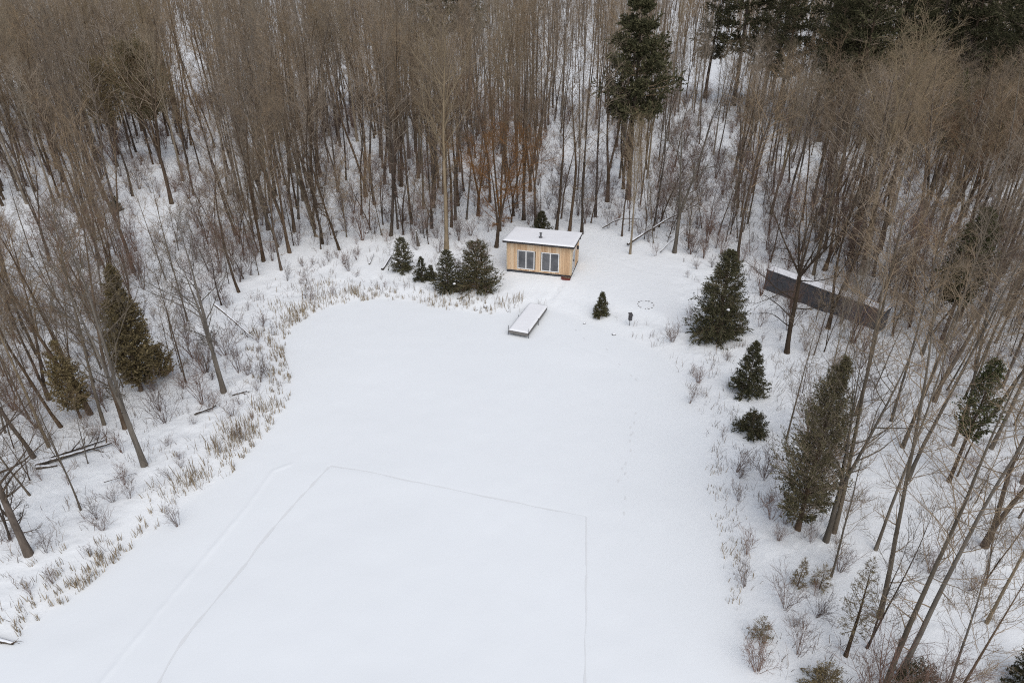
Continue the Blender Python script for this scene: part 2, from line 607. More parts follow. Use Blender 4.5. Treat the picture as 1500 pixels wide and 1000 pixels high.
def build_conifer(seed, H_, Rb, kind='spruce', nb=110, tag='', lm='spruce', z0f=.03, leafL=.22, leafW=.07, dens=1.0, twigs=9, droop=-.1,
                  snow=0, pw=.85, gap=0.):
    rng = np.random.default_rng(seed)
    tb, cb = QB(), QB()
    P, Rr = trunk_line(rng, H_ * .98, (.013 if kind != 'pine' else .0135) * H_ + .015, .015, .01, tip=.05)
    tb.tubes(P, Rr, 8)
    zf = z0f + (1 - z0f) * (np.arange(nb) + rng.random(nb)) / nb
    zf = zf ** 1.12
    if kind == 'pine':  # whorls with gaps between the layers
        lay = np.round(zf * 11) / 11 + rng.normal(size=nb) * .012
        zf = np.clip(zf * .25 + lay * .75, z0f, .99)
    z = zf * H_
    x0 = np.interp(z, P[0, :, 2], P[0, :, 0])
    y0 = np.interp(z, P[0, :, 2], P[0, :, 1])
    az = np.arange(nb) * 2.39996 + rng.normal(size=nb) * .35
    s = (zf - z0f) / (1 - z0f)
    if kind == 'cedar':
        prof = np.minimum(1, .55 + s * 2.2) * (1 - s) ** pw
    elif kind == 'pine':
        prof = np.minimum(1, .6 + s * 2.0) * (1 - s) ** pw + .06
    else:
        prof = np.minimum(1, .78 + s * 3) * (1 - s) ** pw + .02
    lump = 1 + .22 * np.sin(az * 2 + seed) * np.sin(z * 1.7 + seed)
    L = Rb * prof * rng.uniform(.72, 1.12, nb) * lump + .08
    slope = {'spruce': droop + .55 * s, 'cedar': .5 + .7 * s, 'pine': .02 + .55 * s}[kind]
    k = 6
    Bp = np.zeros((nb, k, 3))
    Bp[:, 0] = np.stack([x0, y0, z], 1)
    d = np.stack([np.cos(az), np.sin(az), slope], 1)
    for j in range(1, k):
        d = d / np.linalg.norm(d, axis=1, keepdims=True)
        Bp[:, j] = Bp[:, j - 1] + d * L[:, None] / (k - 1)
        d = d + np.array([0, 0, {'spruce': .05, 'cedar': .12, 'pine': .07}[kind]]) + rng.normal(size=d.shape) * .07
    BR = np.linspace(1, .25, k)[None] * (L * .011 + .006)[:, None]
    cb.tubes(Bp, BR, 4, 1)
    Tw, TR = spawn(rng, Bp, BR, twigs, .22, 1.0, lambda t, pl: pl * .34 * (1.15 - t * .7) + .06, .8, .3, .03 if kind != 'cedar' else .12, 3, .5, .008, .004, .1)
    cb.tubes(Tw, TR, 3, 1)
    m1, m2 = int(9 * dens), int(7 * dens)
    if kind == 'pine':
        C1, D1 = sample_lines(rng, Bp, int(m1 * 1.5), .45, 1.02)
        C2, D2 = sample_lines(rng, Tw, m2, .2, 1.08)
        jit = .75
    else:
        C1, D1 = sample_lines(rng, Bp, m1, .15, 1.02)
        C2, D2 = sample_lines(rng, Tw, m2, 0, 1.08)
        jit = .45
    if gap:
        g = vnoise(C2[:, 0] * 1.1 + C2[:, 2] * .6, C2[:, 1] * 1.1 + C2[:, 2] * .9, seed) > -.5 + gap
        C2, D2 = C2[g], D2[g]
    for C_, D_ in ((C1, D1), (C2, D2)):
        sc_ = np.clip(.55 + .5 * (1 - C_[:, 2] / H_), .5, 1.1)
        V, Q = leaves(rng, C_ + rng.normal(size=C_.shape) * .03, D_, leafL * sc_, leafW * sc_, jit)
        cb.add(V, Q, 0)
    parts = [('trunk', tb.mesh('trunk' + tag, [M['bark']], True)), ('crown', cb.mesh('crown' + tag, [M[lm], M['twig']], False))]
    for q in range(snow):
        i = rng.integers(0, int(nb * .75))
        c = Bp[i, 4] + np.array([0, 0, .11])
        parts.append(('snow_clump', lump_mesh(rng, c, .06 + .055 * L[i] * rng.uniform(.6, 1.5), tag)))
    return parts


def lump_mesh(rng, c, r, tag='', flat_=.55, m=None, nu=9, nv=6, bumpy=.25):
    q = QB()
    th = np.linspace(0, np.pi, nv)
    V = []
    ph0 = rng.random() * 6
    for t in th:
        for j in range(nu):
            p = j * 2 * np.pi / nu
            rr = r * (1 + bumpy * (math.sin(p * 2 + ph0) * math.sin(t * 2) * .6 + rng.normal() * .25 * math.sin(t)))
            V.append((c[0] + rr * math.sin(t) * math.cos(p), c[1] + rr * math.sin(t) * math.sin(p), c[2] + rr * flat_ * math.cos(t)))
    Q = []
    for i in range(nv - 1):
        for j in range(nu):
            Q.append((i * nu + j, (i + 1) * nu + j, (i + 1) * nu + (j + 1) % nu, i * nu + (j + 1) % nu))
    q.add(V, Q)
    return q.mesh('lump' + tag, [m or M['snow']], True)


def build_shrub(seed, H_, stems=14, spread=.55, tw=.0048, m='purple', tag='', nb=5, nt=5):
    rng = np.random.default_rng(seed)
    cb = QB()
    k = 6
    az = rng.random(stems) * 6.283
    sp = rng.uniform(.1, 1, stems) * spread
    P = np.zeros((stems, k, 3))
    P[:, 0] = np.stack([np.cos(az) * .12 * rng.random(stems), np.sin(az) * .12 * rng.random(stems), np.full(stems, -.1)], 1)
    d = np.stack([np.cos(az) * sp, np.sin(az) * sp, np.ones(stems)], 1)
    L = H_ * rng.uniform(.6, 1.05, stems)
    for j in range(1, k):
        d = d / np.linalg.norm(d, axis=1, keepdims=True)
        P[:, j] = P[:, j - 1] + d * L[:, None] / (k - 1)
        d = d + rng.normal(size=d.shape) * .09
    RR = np.linspace(1, .3, k)[None] * (.004 + .0045 * L)[:, None]
    cb.tubes(P, RR, 4)
    B, BR = spawn(rng, P, RR, nb, .25, .98, lambda t, pl: pl * .38 * (1.1 - t * .5), .6, .3, .06, 4, .7, .012, tw * .8, .15)
    cb.tubes(B, BR, 3)
    Ct, CR = spawn(rng, B, BR, nt, .2, 1, lambda t, pl: pl * .45, .6, .3, .04, 2, .8, tw, tw * .7, .15)
    cb.tubes(Ct, CR, 3)
    return cb.mesh('bare_shrub' + tag, [M[m]], True)


# ------------------------------------------------------------------ object tools
def tag(o, label, cat, group=None, kind=None):
    if label:
        o['label'] = label
    if cat:
        o['category'] = cat
    if group:
        o['group'] = group
    if kind:
        o['kind'] = kind
    return o


def link(name, me, parent=None):
    o = bpy.data.objects.new(name, me)
    COL.objects.link(o)
    if parent is not None:
        o.parent = parent
    return o


def thing(name, label, cat, loc, rz=0, group=None):
    o = bpy.data.objects.new(name, None)
    COL.objects.link(o)
    o.empty_display_size = .3
    o.location = loc
    o.rotation_euler = (0, 0, rz)
    return tag(o, label, cat, group)


def place_tree(name, parts, loc, s, rz, label, cat, group=None, tilt=(0, 0), sxy=None):
    t = thing(name, label, cat, loc, 0, group)
    t.rotation_mode = 'XYZ'
    t.rotation_euler = (Matrix.Rotation(tilt[1], 3, 'Y') @ Matrix.Rotation(tilt[0], 3, 'X') @ Matrix.Rotation(rz, 3, 'Z')).to_euler()
    t.scale = (sxy or s, sxy or s, s)
    for pn, me in parts:
        link(pn, me, t)
    return t

# ------------------------------------------------------------------ ground sheets
def axis_(lo, hi, step, far_lo, far_hi, g=1.12):
    a = list(np.arange(lo, hi + step * .5, step))
    s = step
    while a[-1] < far_hi:
        s = min(s * g, 60)
        a.append(a[-1] + s)
    s = step
    b = []
    x = lo
    while x > far_lo:
        s = min(s * g, 60)
        x -= s
        b.append(x)
    return np.array(b[::-1] + a)


def ground():
    xs = axis_(-20, 14, .085, -1300, 1300, 1.05)
    ys = axis_(14, 50, .085, -60, 1500, 1.05)
    X, Y = np.meshgrid(xs, ys)
    Z = H(X.ravel(), Y.ravel())
    V = np.stack([X.ravel(), Y.ravel(), Z], 1)
    ny, nx = X.shape
    idx = np.arange(nx * ny).reshape(ny, nx)
    Q = np.stack([idx[:-1, :-1], idx[:-1, 1:], idx[1:, 1:], idx[1:, :-1]], -1).reshape(-1, 4)
    cx = V[Q].mean(1)
    m = inside(cx[:, 0], cx[:, 1], POND)

    def part(name, q, mt):
        used = np.unique(q)
        re = np.full(len(V), -1)
        re[used] = np.arange(len(used))
        o = link(name, quads_mesh(name, V[used], re[q], [mt], None, True))
        tag(o, None, None, None, 'structure')
        return o
    part('snowy_ground', Q[~m], M['ground'])
    part('frozen_pond', Q[m], M['pond'])


ground()


# ------------------------------------------------------------------ lines and footprints on the pond, slightly greyer than the snow around
M['greyersnow'] = snowmat('greyer_snow', (.755, .775, .785), .2, 4.0, .03)


def greyer_line(name, P, hw, seed, dash=None):
    rng = np.random.default_rng(seed)
    P = smooth_poly(P, 2, False)
    seg = np.linalg.norm(np.diff(P, axis=0), axis=1)
    s_ = np.concatenate([[0], np.cumsum(seg)])
    m = int(s_[-1] / .12)
    t = np.linspace(0, s_[-1], m)
    X = np.interp(t, s_, P[:, 0])
    Y = np.interp(t, s_, P[:, 1])
    T = np.stack([np.gradient(X), np.gradient(Y)], 1)
    T /= np.linalg.norm(T, axis=1, keepdims=True) + 1e-9
    Nn = np.stack([-T[:, 1], T[:, 0]], 1)
    wob = .06 * vnoise(t / .9, t * 0 + seed, seed)
    C = np.stack([X, Y], 1) + Nn * wob[:, None]
    wd = hw * np.clip(1 + 1.5 * vnoise(t / .5, t * 0 + 3, seed + 1), .12, 2)
    q = QB()
    if dash is None:
        L_, R_ = C - Nn * wd[:, None], C + Nn * wd[:, None]
        pts = np.concatenate([L_, R_])
        V = np.column_stack([pts, H(pts[:, 0], pts[:, 1]) + .006])
        i = np.arange(m - 1)
        q.add(V, np.stack([i, i + 1, i + 1 + m, i + m], 1))
    else:
        side = 1
        for j in range(0, m, dash):
            c = C[j] + Nn[j] * (.11 * side + rng.normal() * .07) + T[j] * rng.normal() * .12
            side = -side
            if rng.random() < .4:
                continue
            a = np.arange(8) * 2 * np.pi / 8
            rim = np.array([c + T[j] * .15 * math.cos(x) + Nn[j] * .06 * math.sin(x) for x in a])
            V = np.column_stack([rim, H(rim[:, 0], rim[:, 1]) + .006])
            cc = np.array([[c[0], c[1], zat(c[0], c[1]) + .006]])
            V = np.concatenate([V, cc])
            q.add(V, [(0, 1, 2, 8), (2, 3, 4, 8), (4, 5, 6, 8), (6, 7, 0, 8)])
    o = link(name, q.mesh(name, [M['greyersnow']], True))
    tag(o, None, None, None, 'structure' if dash is None else 'stuff')


greyer_line('rink_edge_line', TRAILS[0][0], .034, 1)
greyer_line('rink_edge_line', TRAILS[1][0], .036, 2)
greyer_line('rink_edge_line', TRAILS[2][0], .055, 3)
greyer_line('footprints', polyw([(930, 605), (922, 640), (915, 680), (906, 715), (914, 770)]), .1, 4, 4)
greyer_line('footprints', polyw([(838, 414), (824, 428), (806, 446)]), .1, 5, 4)
greyer_line('footprints', polyw([(812, 452), (850, 490), (900, 520), (950, 580)]), .1, 6, 6)

# ------------------------------------------------------------------ cabin
def mat_boards(name, lo, mid, hi, rough=.75):
    def f(t, b):
        g = N(t, 'ShaderNodeNewGeometry')
        tc = N(t, 'ShaderNodeTexCoord')
        mp = N(t, 'ShaderNodeMapping')
        mp.inputs['Scale'].default_value = (6, 6, .8)
        t.links.new(tc.outputs['Object'], mp.inputs[0])
        n = N(t, 'ShaderNodeTexNoise', i_Scale=2.2, i_Detail=6.0, i_Roughness=.7)
        t.links.new(mp.outputs[0], n.inputs['Vector'])
        ad = N(t, 'ShaderNodeMath', operation='MULTIPLY_ADD')
        ad.inputs[1].default_value = .5
        ml = N(t, 'ShaderNodeMath', operation='MULTIPLY')
        ml.inputs[1].default_value = .55
        t.links.new(n.outputs[0], ml.inputs[0])
        t.links.new(g.outputs['Random Per Island'], ad.inputs[0])
        t.links.new(ml.outputs[0], ad.inputs[2])
        t.links.new(ramp(t, ad.outputs[0], [(.2, lo), (.5, mid), (.85, hi)]), b.inputs['Base Color'])
        b.inputs['Roughness'].default_value = rough
    return mat(name, f)


M['cedarboard'] = mat_boards('cedar_boards', (.44, .27, .15), (.655, .45, .275), (.76, .60, .425))
M['trimwood'] = simple('pale_corner_wood', (.56, .44, .29), .8, .2, .15, 3)
M['fascia'] = simple('dark_fascia_paint', (.045, .042, .042), .6, .3, .2, 4)
M['skirt'] = simple('dark_skirting', (.06, .062, .068), .8, .2, .35, 3)
M['white'] = simple('white_vinyl_frame', (.78, .78, .77), .45, .4, .04, 2)
M['metal'] = simple('weathered_steel', (.16, .16, .165), .45, .5, .3, 8, .6)
M['black'] = simple('black_iron', (.02, .02, .022), .5, .4, .2, 8)


def glassmat(t, b):
    tc = N(t, 'ShaderNodeTexCoord')
    n = N(t, 'ShaderNodeTexNoise', i_Scale=1.3, i_Detail=3.0)
    t.links.new(tc.outputs['Object'], n.inputs['Vector'])
    t.links.new(ramp(t, n.outputs[0], [(.35, (.075, .078, .085)), (.65, (.15, .152, .16))]), b.inputs['Base Color'])
    b.inputs['Roughness'].default_value = .06
    b.inputs['Specular IOR Level'].default_value = .5


M['glass'] = mat('dark_window_glass', glassmat)

CA = np.array([*flat(743, 397, .6)[:2], .6])
CB = np.array([*flat(836, 407, .6)[:2], .6])
EX = (CB - CA)[:2]
CW = float(np.hypot(*EX))
EX /= CW
EY = np.array([-EX[1], EX[0]])
CD = 3.45
CAB_RZ = math.atan2(EX[1], EX[0])


def cabin():
    rng = np.random.default_rng(5)
    t = thing('wooden_cabin', 'small cedar board cabin with a snow covered sloping roof beside the pond', 'cabin', CA, CAB_RZ)
    hf, hb = 2.78, 2.52          # wall heights, front and back

    def hz(y):
        return hf + (hb - hf) * y / CD
    # wall boards, one mesh per wall
    q = QB()
    bw = .148
    n = int(round(CW / bw))
    wins = [(.93, 2.42, .38, 2.10), (3.02, 4.55, .38, 2.10)]
    for i in range(n):
        x0, x1 = CW * i / n + .004, CW * (i + 1) / n - .004
        y0 = -.022 - rng.random() * .006
        segs = [(.22, hf)]
        for (a, b_, z0, z1) in wins:
            if x1 > a + .03 and x0 < b_ - .03:
                segs = [(.22, z0 + .02), (z1 - .02, hf)]
        for z0, z1 in segs:
            q.box(x0, x1, y0, .0, z0, z1)
    link('wall', q.mesh('front_wall_boards', [M['cedarboard']]), t)
    q = QB()
    n = int(round(CD / bw))
    for i in range(n):
        y0, y1 = CD * i / n + .004, CD * (i + 1) / n - .004
        segs = [(.22, hz((y0 + y1) / 2))]
        if y1 > .42 and y0 < 1.62:
            segs = [(2.18, hz((y0 + y1) / 2))]
        for z0, z1 in segs:
            q.box(CW, CW + .022 + rng.random() * .006, y0, y1, z0, z1)
    link('wall', q.mesh('right_wall_boards', [M['cedarboard']]), t)
    q = QB()
    for i in range(n):
        y0, y1 = CD * i / n + .004, CD * (i + 1) / n - .004
        q.box(-.026, 0, y0, y1, .22, hz((y0 + y1) / 2))
    link('wall', q.mesh('left_wall_boards', [M['cedarboard']]), t)
    q = QB()
    n = int(round(CW / bw))
    for i in range(n):
        q.box(CW * i / n + .004, CW * (i + 1) / n - .004, CD, CD + .025, .22, hb)
    link('wall', q.mesh('back_wall_boards', [M['cedarboard']]), t)
    # core behind the boards (dark gaps)
    q = QB()
    V = [(0.002, .002, .2), (CW - .002, .002, .2), (CW - .002, CD - .002, .2), (.002, CD - .002, .2), (.002, .002, hf - .01), (CW - .002, .002, hf - .01),
         (CW - .002, CD - .002, hb - .01), (.002, CD - .002, hb - .01)]
    q.add(V, [(0, 1, 5, 4), (1, 2, 6, 5), (2, 3, 7, 6), (3, 0, 4, 7), (4, 5, 6, 7), (3, 2, 1, 0)])
    link('wall_core', q.mesh('wall_core', [M['fascia']]), t)
    # corner trim
    for (x, y, h_) in ((-.04, -.04, hf), (CW - .06, -.04, hf), (-.04, CD - .06, hb), (CW - .06, CD - .06, hb)):
        q = QB()
        q.box(x, x + .1, y, y + .1, .21, h_ - .012)
        link('corner_trim', q.mesh('corner_trim', [M['trimwood']]), t)
    # skirting
    q = QB()
    q.box(-.02, CW + .02, -.02, .06, -.5, .215)
    q.box(-.02, CW + .02, CD - .06, CD + .02, -.5, .215)
    q.box(-.02, .05, .062, CD - .062, -.5, .215)
    q.box(CW - .05, CW + .02, .062, CD - .062, -.5, .215)
    link('skirting', q.mesh('skirting', [M['skirt']]), t)
    # sliding windows
    for (a, b_, z0, z1) in wins:
        q = QB()
        f = .075
        y0, y1 = -.06, .0
        q.box(a, b_, y0, y1, z1 - f, z1)
        q.box(a, b_, y0, y1, z0, z0 + f)
        q.box(a, a + f, y0, y1, z0 + f, z1 - f)
        q.box(b_ - f, b_, y0, y1, z0 + f, z1 - f)
        mid = (a + b_) / 2
        q.box(mid - .045, mid + .045, y0 + .008, y1, z0 + f, z1 - f)
        fr = link('window', q.mesh('window_frame', [M['white']]), t)
        for (p0, p1, yy) in ((a + f, mid - .045, -.022), (mid + .045, b_ - f, -.032)):
            g = QB()
            g.box(p0 - .005, p1 + .005, yy, yy + .012, z0 + f - .005, z1 - f + .005)
            link('pane', g.mesh('pane', [M['glass']]), fr)
    # side door
    q = QB()
    q.box(CW, CW + .034, .40, .47, .24, 2.2)
    q.box(CW, CW + .034, 1.53, 1.60, .24, 2.2)
    q.box(CW, CW + .032, .47, 1.53, 2.10, 2.195)
    q.box(CW, CW + .032, .47, 1.53, .24, .32)
    q.box(CW, CW + .03, .95, 1.01, .32, 2.1)
    d = link('door', q.mesh('door_frame', [M['white']]), t)
    for y0, y1 in ((.47, .95), (1.01, 1.53)):
        g = QB()
        g.box(CW + .012, CW + .026, y0, y1, .32, 2.10)
        link('pane', g.mesh('pane', [M['glass']]), d)
    g = QB()
    g.box(CW + .031, CW + .065, .955, .985, 1.12, 1.32)
    link('handle', g.mesh('handle', [M['black']]), d)
    # wall lantern
    q = QB()
    q.box(CW + .028, CW + .05, 2.03, 2.21, 1.72, 2.12)
    lp = link('wall_lantern', q.mesh('lantern_plate', [M['white']]), t)
    q = QB()
    ths = np.linspace(0, 2 * np.pi, 9)[:8]
    prof = [(.02, 1.78), (.075, 1.80), (.085, 2.02), (.11, 2.04), (.03, 2.12), (.01, 2.15)]
    V = [(CW + .16 + r * math.cos(a), 2.12 + r * math.sin(a), z) for r, z in prof for a in ths]
    q.add(V, [(i * 8 + j, i * 8 + (j + 1) % 8, (i + 1) * 8 + (j + 1) % 8, (i + 1) * 8 + j) for i in range(len(prof) - 1) for j in range(8)])
    q.box(CW + .05, CW + .15, 2.105, 2.135, 2.08, 2.10)
    link('lantern', q.mesh('lantern', [M['black']]), lp)
    # roof: slab, fascia, rafter ends, snow cover
    xo0, xo1, yo0, yo1 = -.30, CW + .24, -.42, CD + .42

    def slab(x0, x1, y0, y1, dz0, dz1, m, name):
        q = QB()
        V = []
        for x in (x0, x1):
            for y in (y0, y1):
                for dz in (dz0, dz1):
                    V.append((x, y, hz(y) + dz))
        q.add(V, [(0, 1, 3, 2), (4, 6, 7, 5), (0, 4, 5, 1), (2, 3, 7, 6), (0, 2, 6, 4), (1, 5, 7, 3)])
        return q.mesh(name, [m])
    rf = link('roof', slab(xo0 + .03, xo1 - .03, yo0 + .03, yo1 - .03, 0.0, .11, M['fascia'], 'roof_deck'), t)
    for nm, a in (('front', (xo0, xo1, yo0, yo0 + .028)), ('back', (xo0, xo1, yo1 - .028, yo1)), ('left', (xo0, xo0 + .028, yo0 + .03, yo1 - .03)),
                  ('right', (xo1 - .028, xo1, yo0 + .03, yo1 - .03))):
        link('fascia', slab(*a, -.02, .15, M['fascia'], 'fascia'), rf)
    # lying snow with soft edges
    nx, ny = 60, 40
    xs = np.linspace(xo0 + .015, xo1 - .015, nx)
    ys = np.linspace(yo0 + .015, yo1 - .015, ny)
    X, Y = np.meshgrid(xs, ys)
    e = np.minimum(np.minimum(X - xs[0], xs[-1] - X), np.minimum(Y - ys[0], ys[-1] - Y))
    th = .03 + .07 * sstep(0, .22, e) ** .6 + .025 * vnoise(X * 1.3, Y * 1.3, 2) + .012 * vnoise(X * 5, Y * 5, 4)
    pd = np.hypot(X - 2.62, Y - 1.35)
    th = th * sstep(.10, .5, pd) + .012
    Zt = hz(Y) + .13 + th
    V = np.concatenate([np.stack([X.ravel(), Y.ravel(), Zt.ravel()], 1)])
    idx = np.arange(nx * ny).reshape(ny, nx)
    Q = np.stack([idx[:-1, :-1], idx[:-1, 1:], idx[1:, 1:], idx[1:, :-1]], -1).reshape(-1, 4)
    # skirt down to the deck
    ring = list(idx[0, :]) + list(idx[1:, -1]) + list(idx[-1, -2::-1]) + list(idx[-2:0:-1, 0])
    n0 = len(V)
    low = V[ring].copy()
    low[:, 2] = hz(low[:, 1]) + .112
    V = np.concatenate([V, low])
    nr = len(ring)
    Q2 = np.array([(ring[i], n0 + i, n0 + (i + 1) % nr, ring[(i + 1) % nr]) for i in range(nr)])
    q = QB()
    q.add(V, np.concatenate([Q, Q2]))
    link('roof_snow', q.mesh('roof_snow', [M['snow']], True), rf)
    # stove pipe with cap
    q = QB()
    prof = [(.085, 0), (.085, .34), (.075, .342), (.075, .40), (.15, .405), (.02, .50), (.001, .5)]
    a12 = np.arange(12) * np.pi / 6
    zb = hz(1.35) + .15
    V = [(2.62 + r * math.cos(a), 1.35 + r * math.sin(a), zb + z) for r, z in prof for a in a12]
    q.add(V, [(i * 12 + j, i * 12 + (j + 1) % 12, (i + 1) * 12 + (j + 1) % 12, (i + 1) * 12 + j) for i in range(len(prof) - 1) for j in range(12)])
    prof = [(.16, .03), (.16, .06), (.09, .075)]
    V = [(2.62 + r * math.cos(a), 1.35 + r * math.sin(a), zb + z) for r, z in prof for a in a12]
    q.add(V, [(i * 12 + j, i * 12 + (j + 1) % 12, (i + 1) * 12 + (j + 1) % 12, (i + 1) * 12 + j) for i in range(len(prof) - 1) for j in range(12)])
    link('stovepipe', q.mesh('stovepipe', [M['metal']]), rf)
    # rain barrel shaped downspout box under the back eave at the right
    q = QB()
    q.box(CW + .03, CW + .13, CD + .1, CD + .3, hb - .38, hb - .04)
    link('eave_bracket', q.mesh('eave_bracket', [M['fascia']]), t)


cabin()


def planter():
    p = flat(829, 409.5, .6)
    q = QB()
    L, Wd, h = .78, .26, .16
    V = []
    for z, s in ((-.08, .86), (h, 1.0), (h + .03, 1.05), (h + .03, .92), (h - .04, .9)):
        for sx, sy in ((-1, -1), (1, -1), (1, 1), (-1, 1)):
            V.append((sx * L / 2 * s, sy * Wd / 2 * (s * s), z))
    Q = [(i * 4 + j, i * 4 + (j + 1) % 4, (i + 1) * 4 + (j + 1) % 4, (i + 1) * 4 + j) for i in range(4) for j in range(4)]
    q.add(V, Q)
    t = thing('planter_box', 'low red brown planter box against the front corner of the cabin', 'planter', (p[0], p[1], .6), CAB_RZ)
    link('box', q.mesh('planter_box', [simple('red_brown_paint', (.16, .045, .035), .7, .2, .35, 7)]), t)
    q = QB()
    rng = np.random.default_rng(3)
    C = np.stack([rng.uniform(-.33, .33, 90), rng.uniform(-.09, .09, 90), rng.uniform(.11, .22, 90)], 1)
    V, Q = leaves(rng, C, np.tile([0, 0, 1.], (90, 1)), .12, .03, .8)
    q.add(V, Q)
    link('dead_plants', q.mesh('dead_plants', [M['reed']]), t)


planter()


# ------------------------------------------------------------------ dock
def dock():
    a = flat(745, 489, .12)[:2]
    b = flat(772.5, 495, .12)[:2]
    c = flat(801, 452, .35)[:2]
    ex = b - a
    wd = np.hypot(*ex)
    ex /= wd
    ey = (c - b)
    ln = np.hypot(*ey)
    ey /= ln
    rz = math.atan2(ey[1], ey[0]) - math.pi / 2
    t = thing('dock', 'snow topped wooden dock running from the shore onto the frozen pond', 'dock', (a[0], a[1], 0), rz)
    W_ = wd
    top = .46
    M['dockwood'] = mat_boards('weathered_dock_wood', (.10, .095, .09), (.17, .16, .15), (.25, .24, .225), .85)
    q = QB()
    q.box(0, W_, .0, .05, top - .24, top - .03)
    link('end_board', q.mesh('end_board', [M['dockwood']]), t)
    for x in (0, W_ - .05):
        q = QB()
        q.box(x, x + .05, .052, ln, top - .24, top - .03)
        link('side_rail', q.mesh('side_rail', [M['dockwood']]), t)
    q = QB()
    n = 34
    for i in range(n):
        y0 = -.02 + (ln + .02) * i / n
        q.box(-.03, W_ + .03, y0, y0 + ln / n - .012, top - .028, top + .01)
    link('deck', q.mesh('deck_planks', [M['dockwood']]), t)
    for y in (.08, ln * .5):
        for x in (-.045, W_ + .045):
            P = np.zeros((1, 4, 3))
            P[0] = [(x, y, -.3), (x, y, .2), (x, y, top), (x, y, top + (.34 if y < 1 else .12))]
            q = QB()
            q.tubes(P, np.full((1, 4), .024), 8)
            link('post', q.mesh('post', [M['metal']], True), t)
    nx, ny = 22, 70
    xs = np.linspace(-.015, W_ + .015, nx)
    ys = np.linspace(-.01, ln + .05, ny)
    X, Y = np.meshgrid(xs, ys)
    e = np.minimum(np.minimum(X - xs[0], xs[-1] - X), Y - ys[0])
    Z = top + .012 + .01 + .065 * sstep(0, .16, e) ** .6 + .02 * vnoise(X * 2, Y * 1.2, 3) + .01 * vnoise(X * 6, Y * 6, 4)
    V = np.stack([X.ravel(), Y.ravel(), Z.ravel()], 1)
    idx = np.arange(nx * ny).reshape(ny, nx)
    Q = np.stack([idx[:-1, :-1], idx[:-1, 1:], idx[1:, 1:], idx[1:, :-1]], -1).reshape(-1, 4)
    ring = list(idx[0, :]) + list(idx[1:, -1]) + list(idx[-1, -2::-1]) + list(idx[-2:0:-1, 0])
    lowv = V[ring].copy()
    lowv[:, 2] = top + .012
    n0 = len(V)
    nr = len(ring)
    Q2 = np.array([(ring[i], n0 + i, n0 + (i + 1) % nr, ring[(i + 1) % nr]) for i in range(nr)])
    q = QB()
    q.add(np.concatenate([V, lowv]), np.concatenate([Q, Q2]))
    link('deck_snow', q.mesh('deck_snow', [M['snow']], True), t)


dock()


# ------------------------------------------------------------------ long dark shed on the right
def shed():
    a = at(1118, 423)
    b = at(1287, 485)
    ex = (b - a)[:2]
    L = float(np.hypot(*ex))
    ex /= L
    rz = math.atan2(ex[1], ex[0])
    zb = min(a[2], b[2])
    t = thing('long_shed', 'long low dark blue grey metal shed with a snowy roof among bare trees', 'shed', (a[0], a[1], zb), rz)
    D, h = 1.0, 1.7
    M['sheet'] = simple('blue_grey_sheet_metal', (.080, .080, .088), .55, .3, .2, 1.5)
    M['blue'] = simple('dark_blue_sheet_metal', (.060, .075, .115), .5, .3, .15, 1.5)
    n = 9
    for i in range(n):
        q = QB()
        x0, x1 = L * i / n + .006, L * (i + 1) / n - .006
        m = int((x1 - x0) / .11)
        # corrugated sheet, real ribs
        xs = np.linspace(x0, x1, m * 4 + 1)
        off = np.array([0, 0, -.012, -.012] * m + [0])
        V = [(x, o - .02, z) for x, o in zip(xs, off) for z in (-.5, h)]
        V += [(x, .02, z) for x in xs for z in (-.5, h)]
        k = len(xs)
        Q = []
        for j in range(k - 1):
            Q.append((j * 2, (j + 1) * 2, (j + 1) * 2 + 1, j * 2 + 1))
            o_ = 2 * k
            Q.append((o_ + j * 2, o_ + j * 2 + 1, o_ + (j + 1) * 2 + 1, o_ + (j + 1) * 2))
            Q.append((j * 2 + 1, (j + 1) * 2 + 1, o_ + (j + 1) * 2 + 1, o_ + j * 2 + 1))
        q.add(V, Q)
        o = link('wall_panel', q.mesh('wall_panel', [M['blue'] if i in (6, 7) else M['sheet']]), t)
        if i in (6, 7):
            o['label'] = 'dark blue wall panel of the shed'
    q = QB()
    q.box(-.02, .02, .03, D, -.5, h)
    link('end_wall', q.mesh('end_wall', [M['sheet']]), t)
    q = QB()
    q.box(L - .02, L + .02, .03, D, -.5, h)
    link('end_wall', q.mesh('end_wall', [M['sheet']]), t)
    q = QB()
    q.box(0.03, L - .03, D - .03, D, -.5, h - .01)
    link('back_wall', q.mesh('back_wall', [M['sheet']]), t)
    q = QB()
    q.box(-.06, L + .06, -.07, D + .06, h, h + .06)
    rf = link('roof', q.mesh('roof', [M['sheet']]), t)
    nx, ny = 80, 24
    xs = np.linspace(-.05, L + .05, nx)
    ys = np.linspace(-.03, D + .05, ny)
    X, Y = np.meshgrid(xs, ys)
    e = np.minimum(np.minimum(X - xs[0], xs[-1] - X), np.minimum(Y - ys[0], ys[-1] - Y))
    Z = h + .062 + -.006 + .035 * sstep(0, .3, e) ** .6 + .03 * vnoise(X * .8, Y, 3) * sstep(0, .2, e)
    V = np.stack([X.ravel(), Y.ravel(), Z.ravel()], 1)
    idx = np.arange(nx * ny).reshape(ny, nx)
    Q = np.stack([idx[:-1, :-1], idx[:-1, 1:], idx[1:, 1:], idx[1:, :-1]], -1).reshape(-1, 4)
    q = QB()
    q.add(V, Q)
    link('roof_snow', q.mesh('roof_snow', [M['snow']], True), rf)


shed()


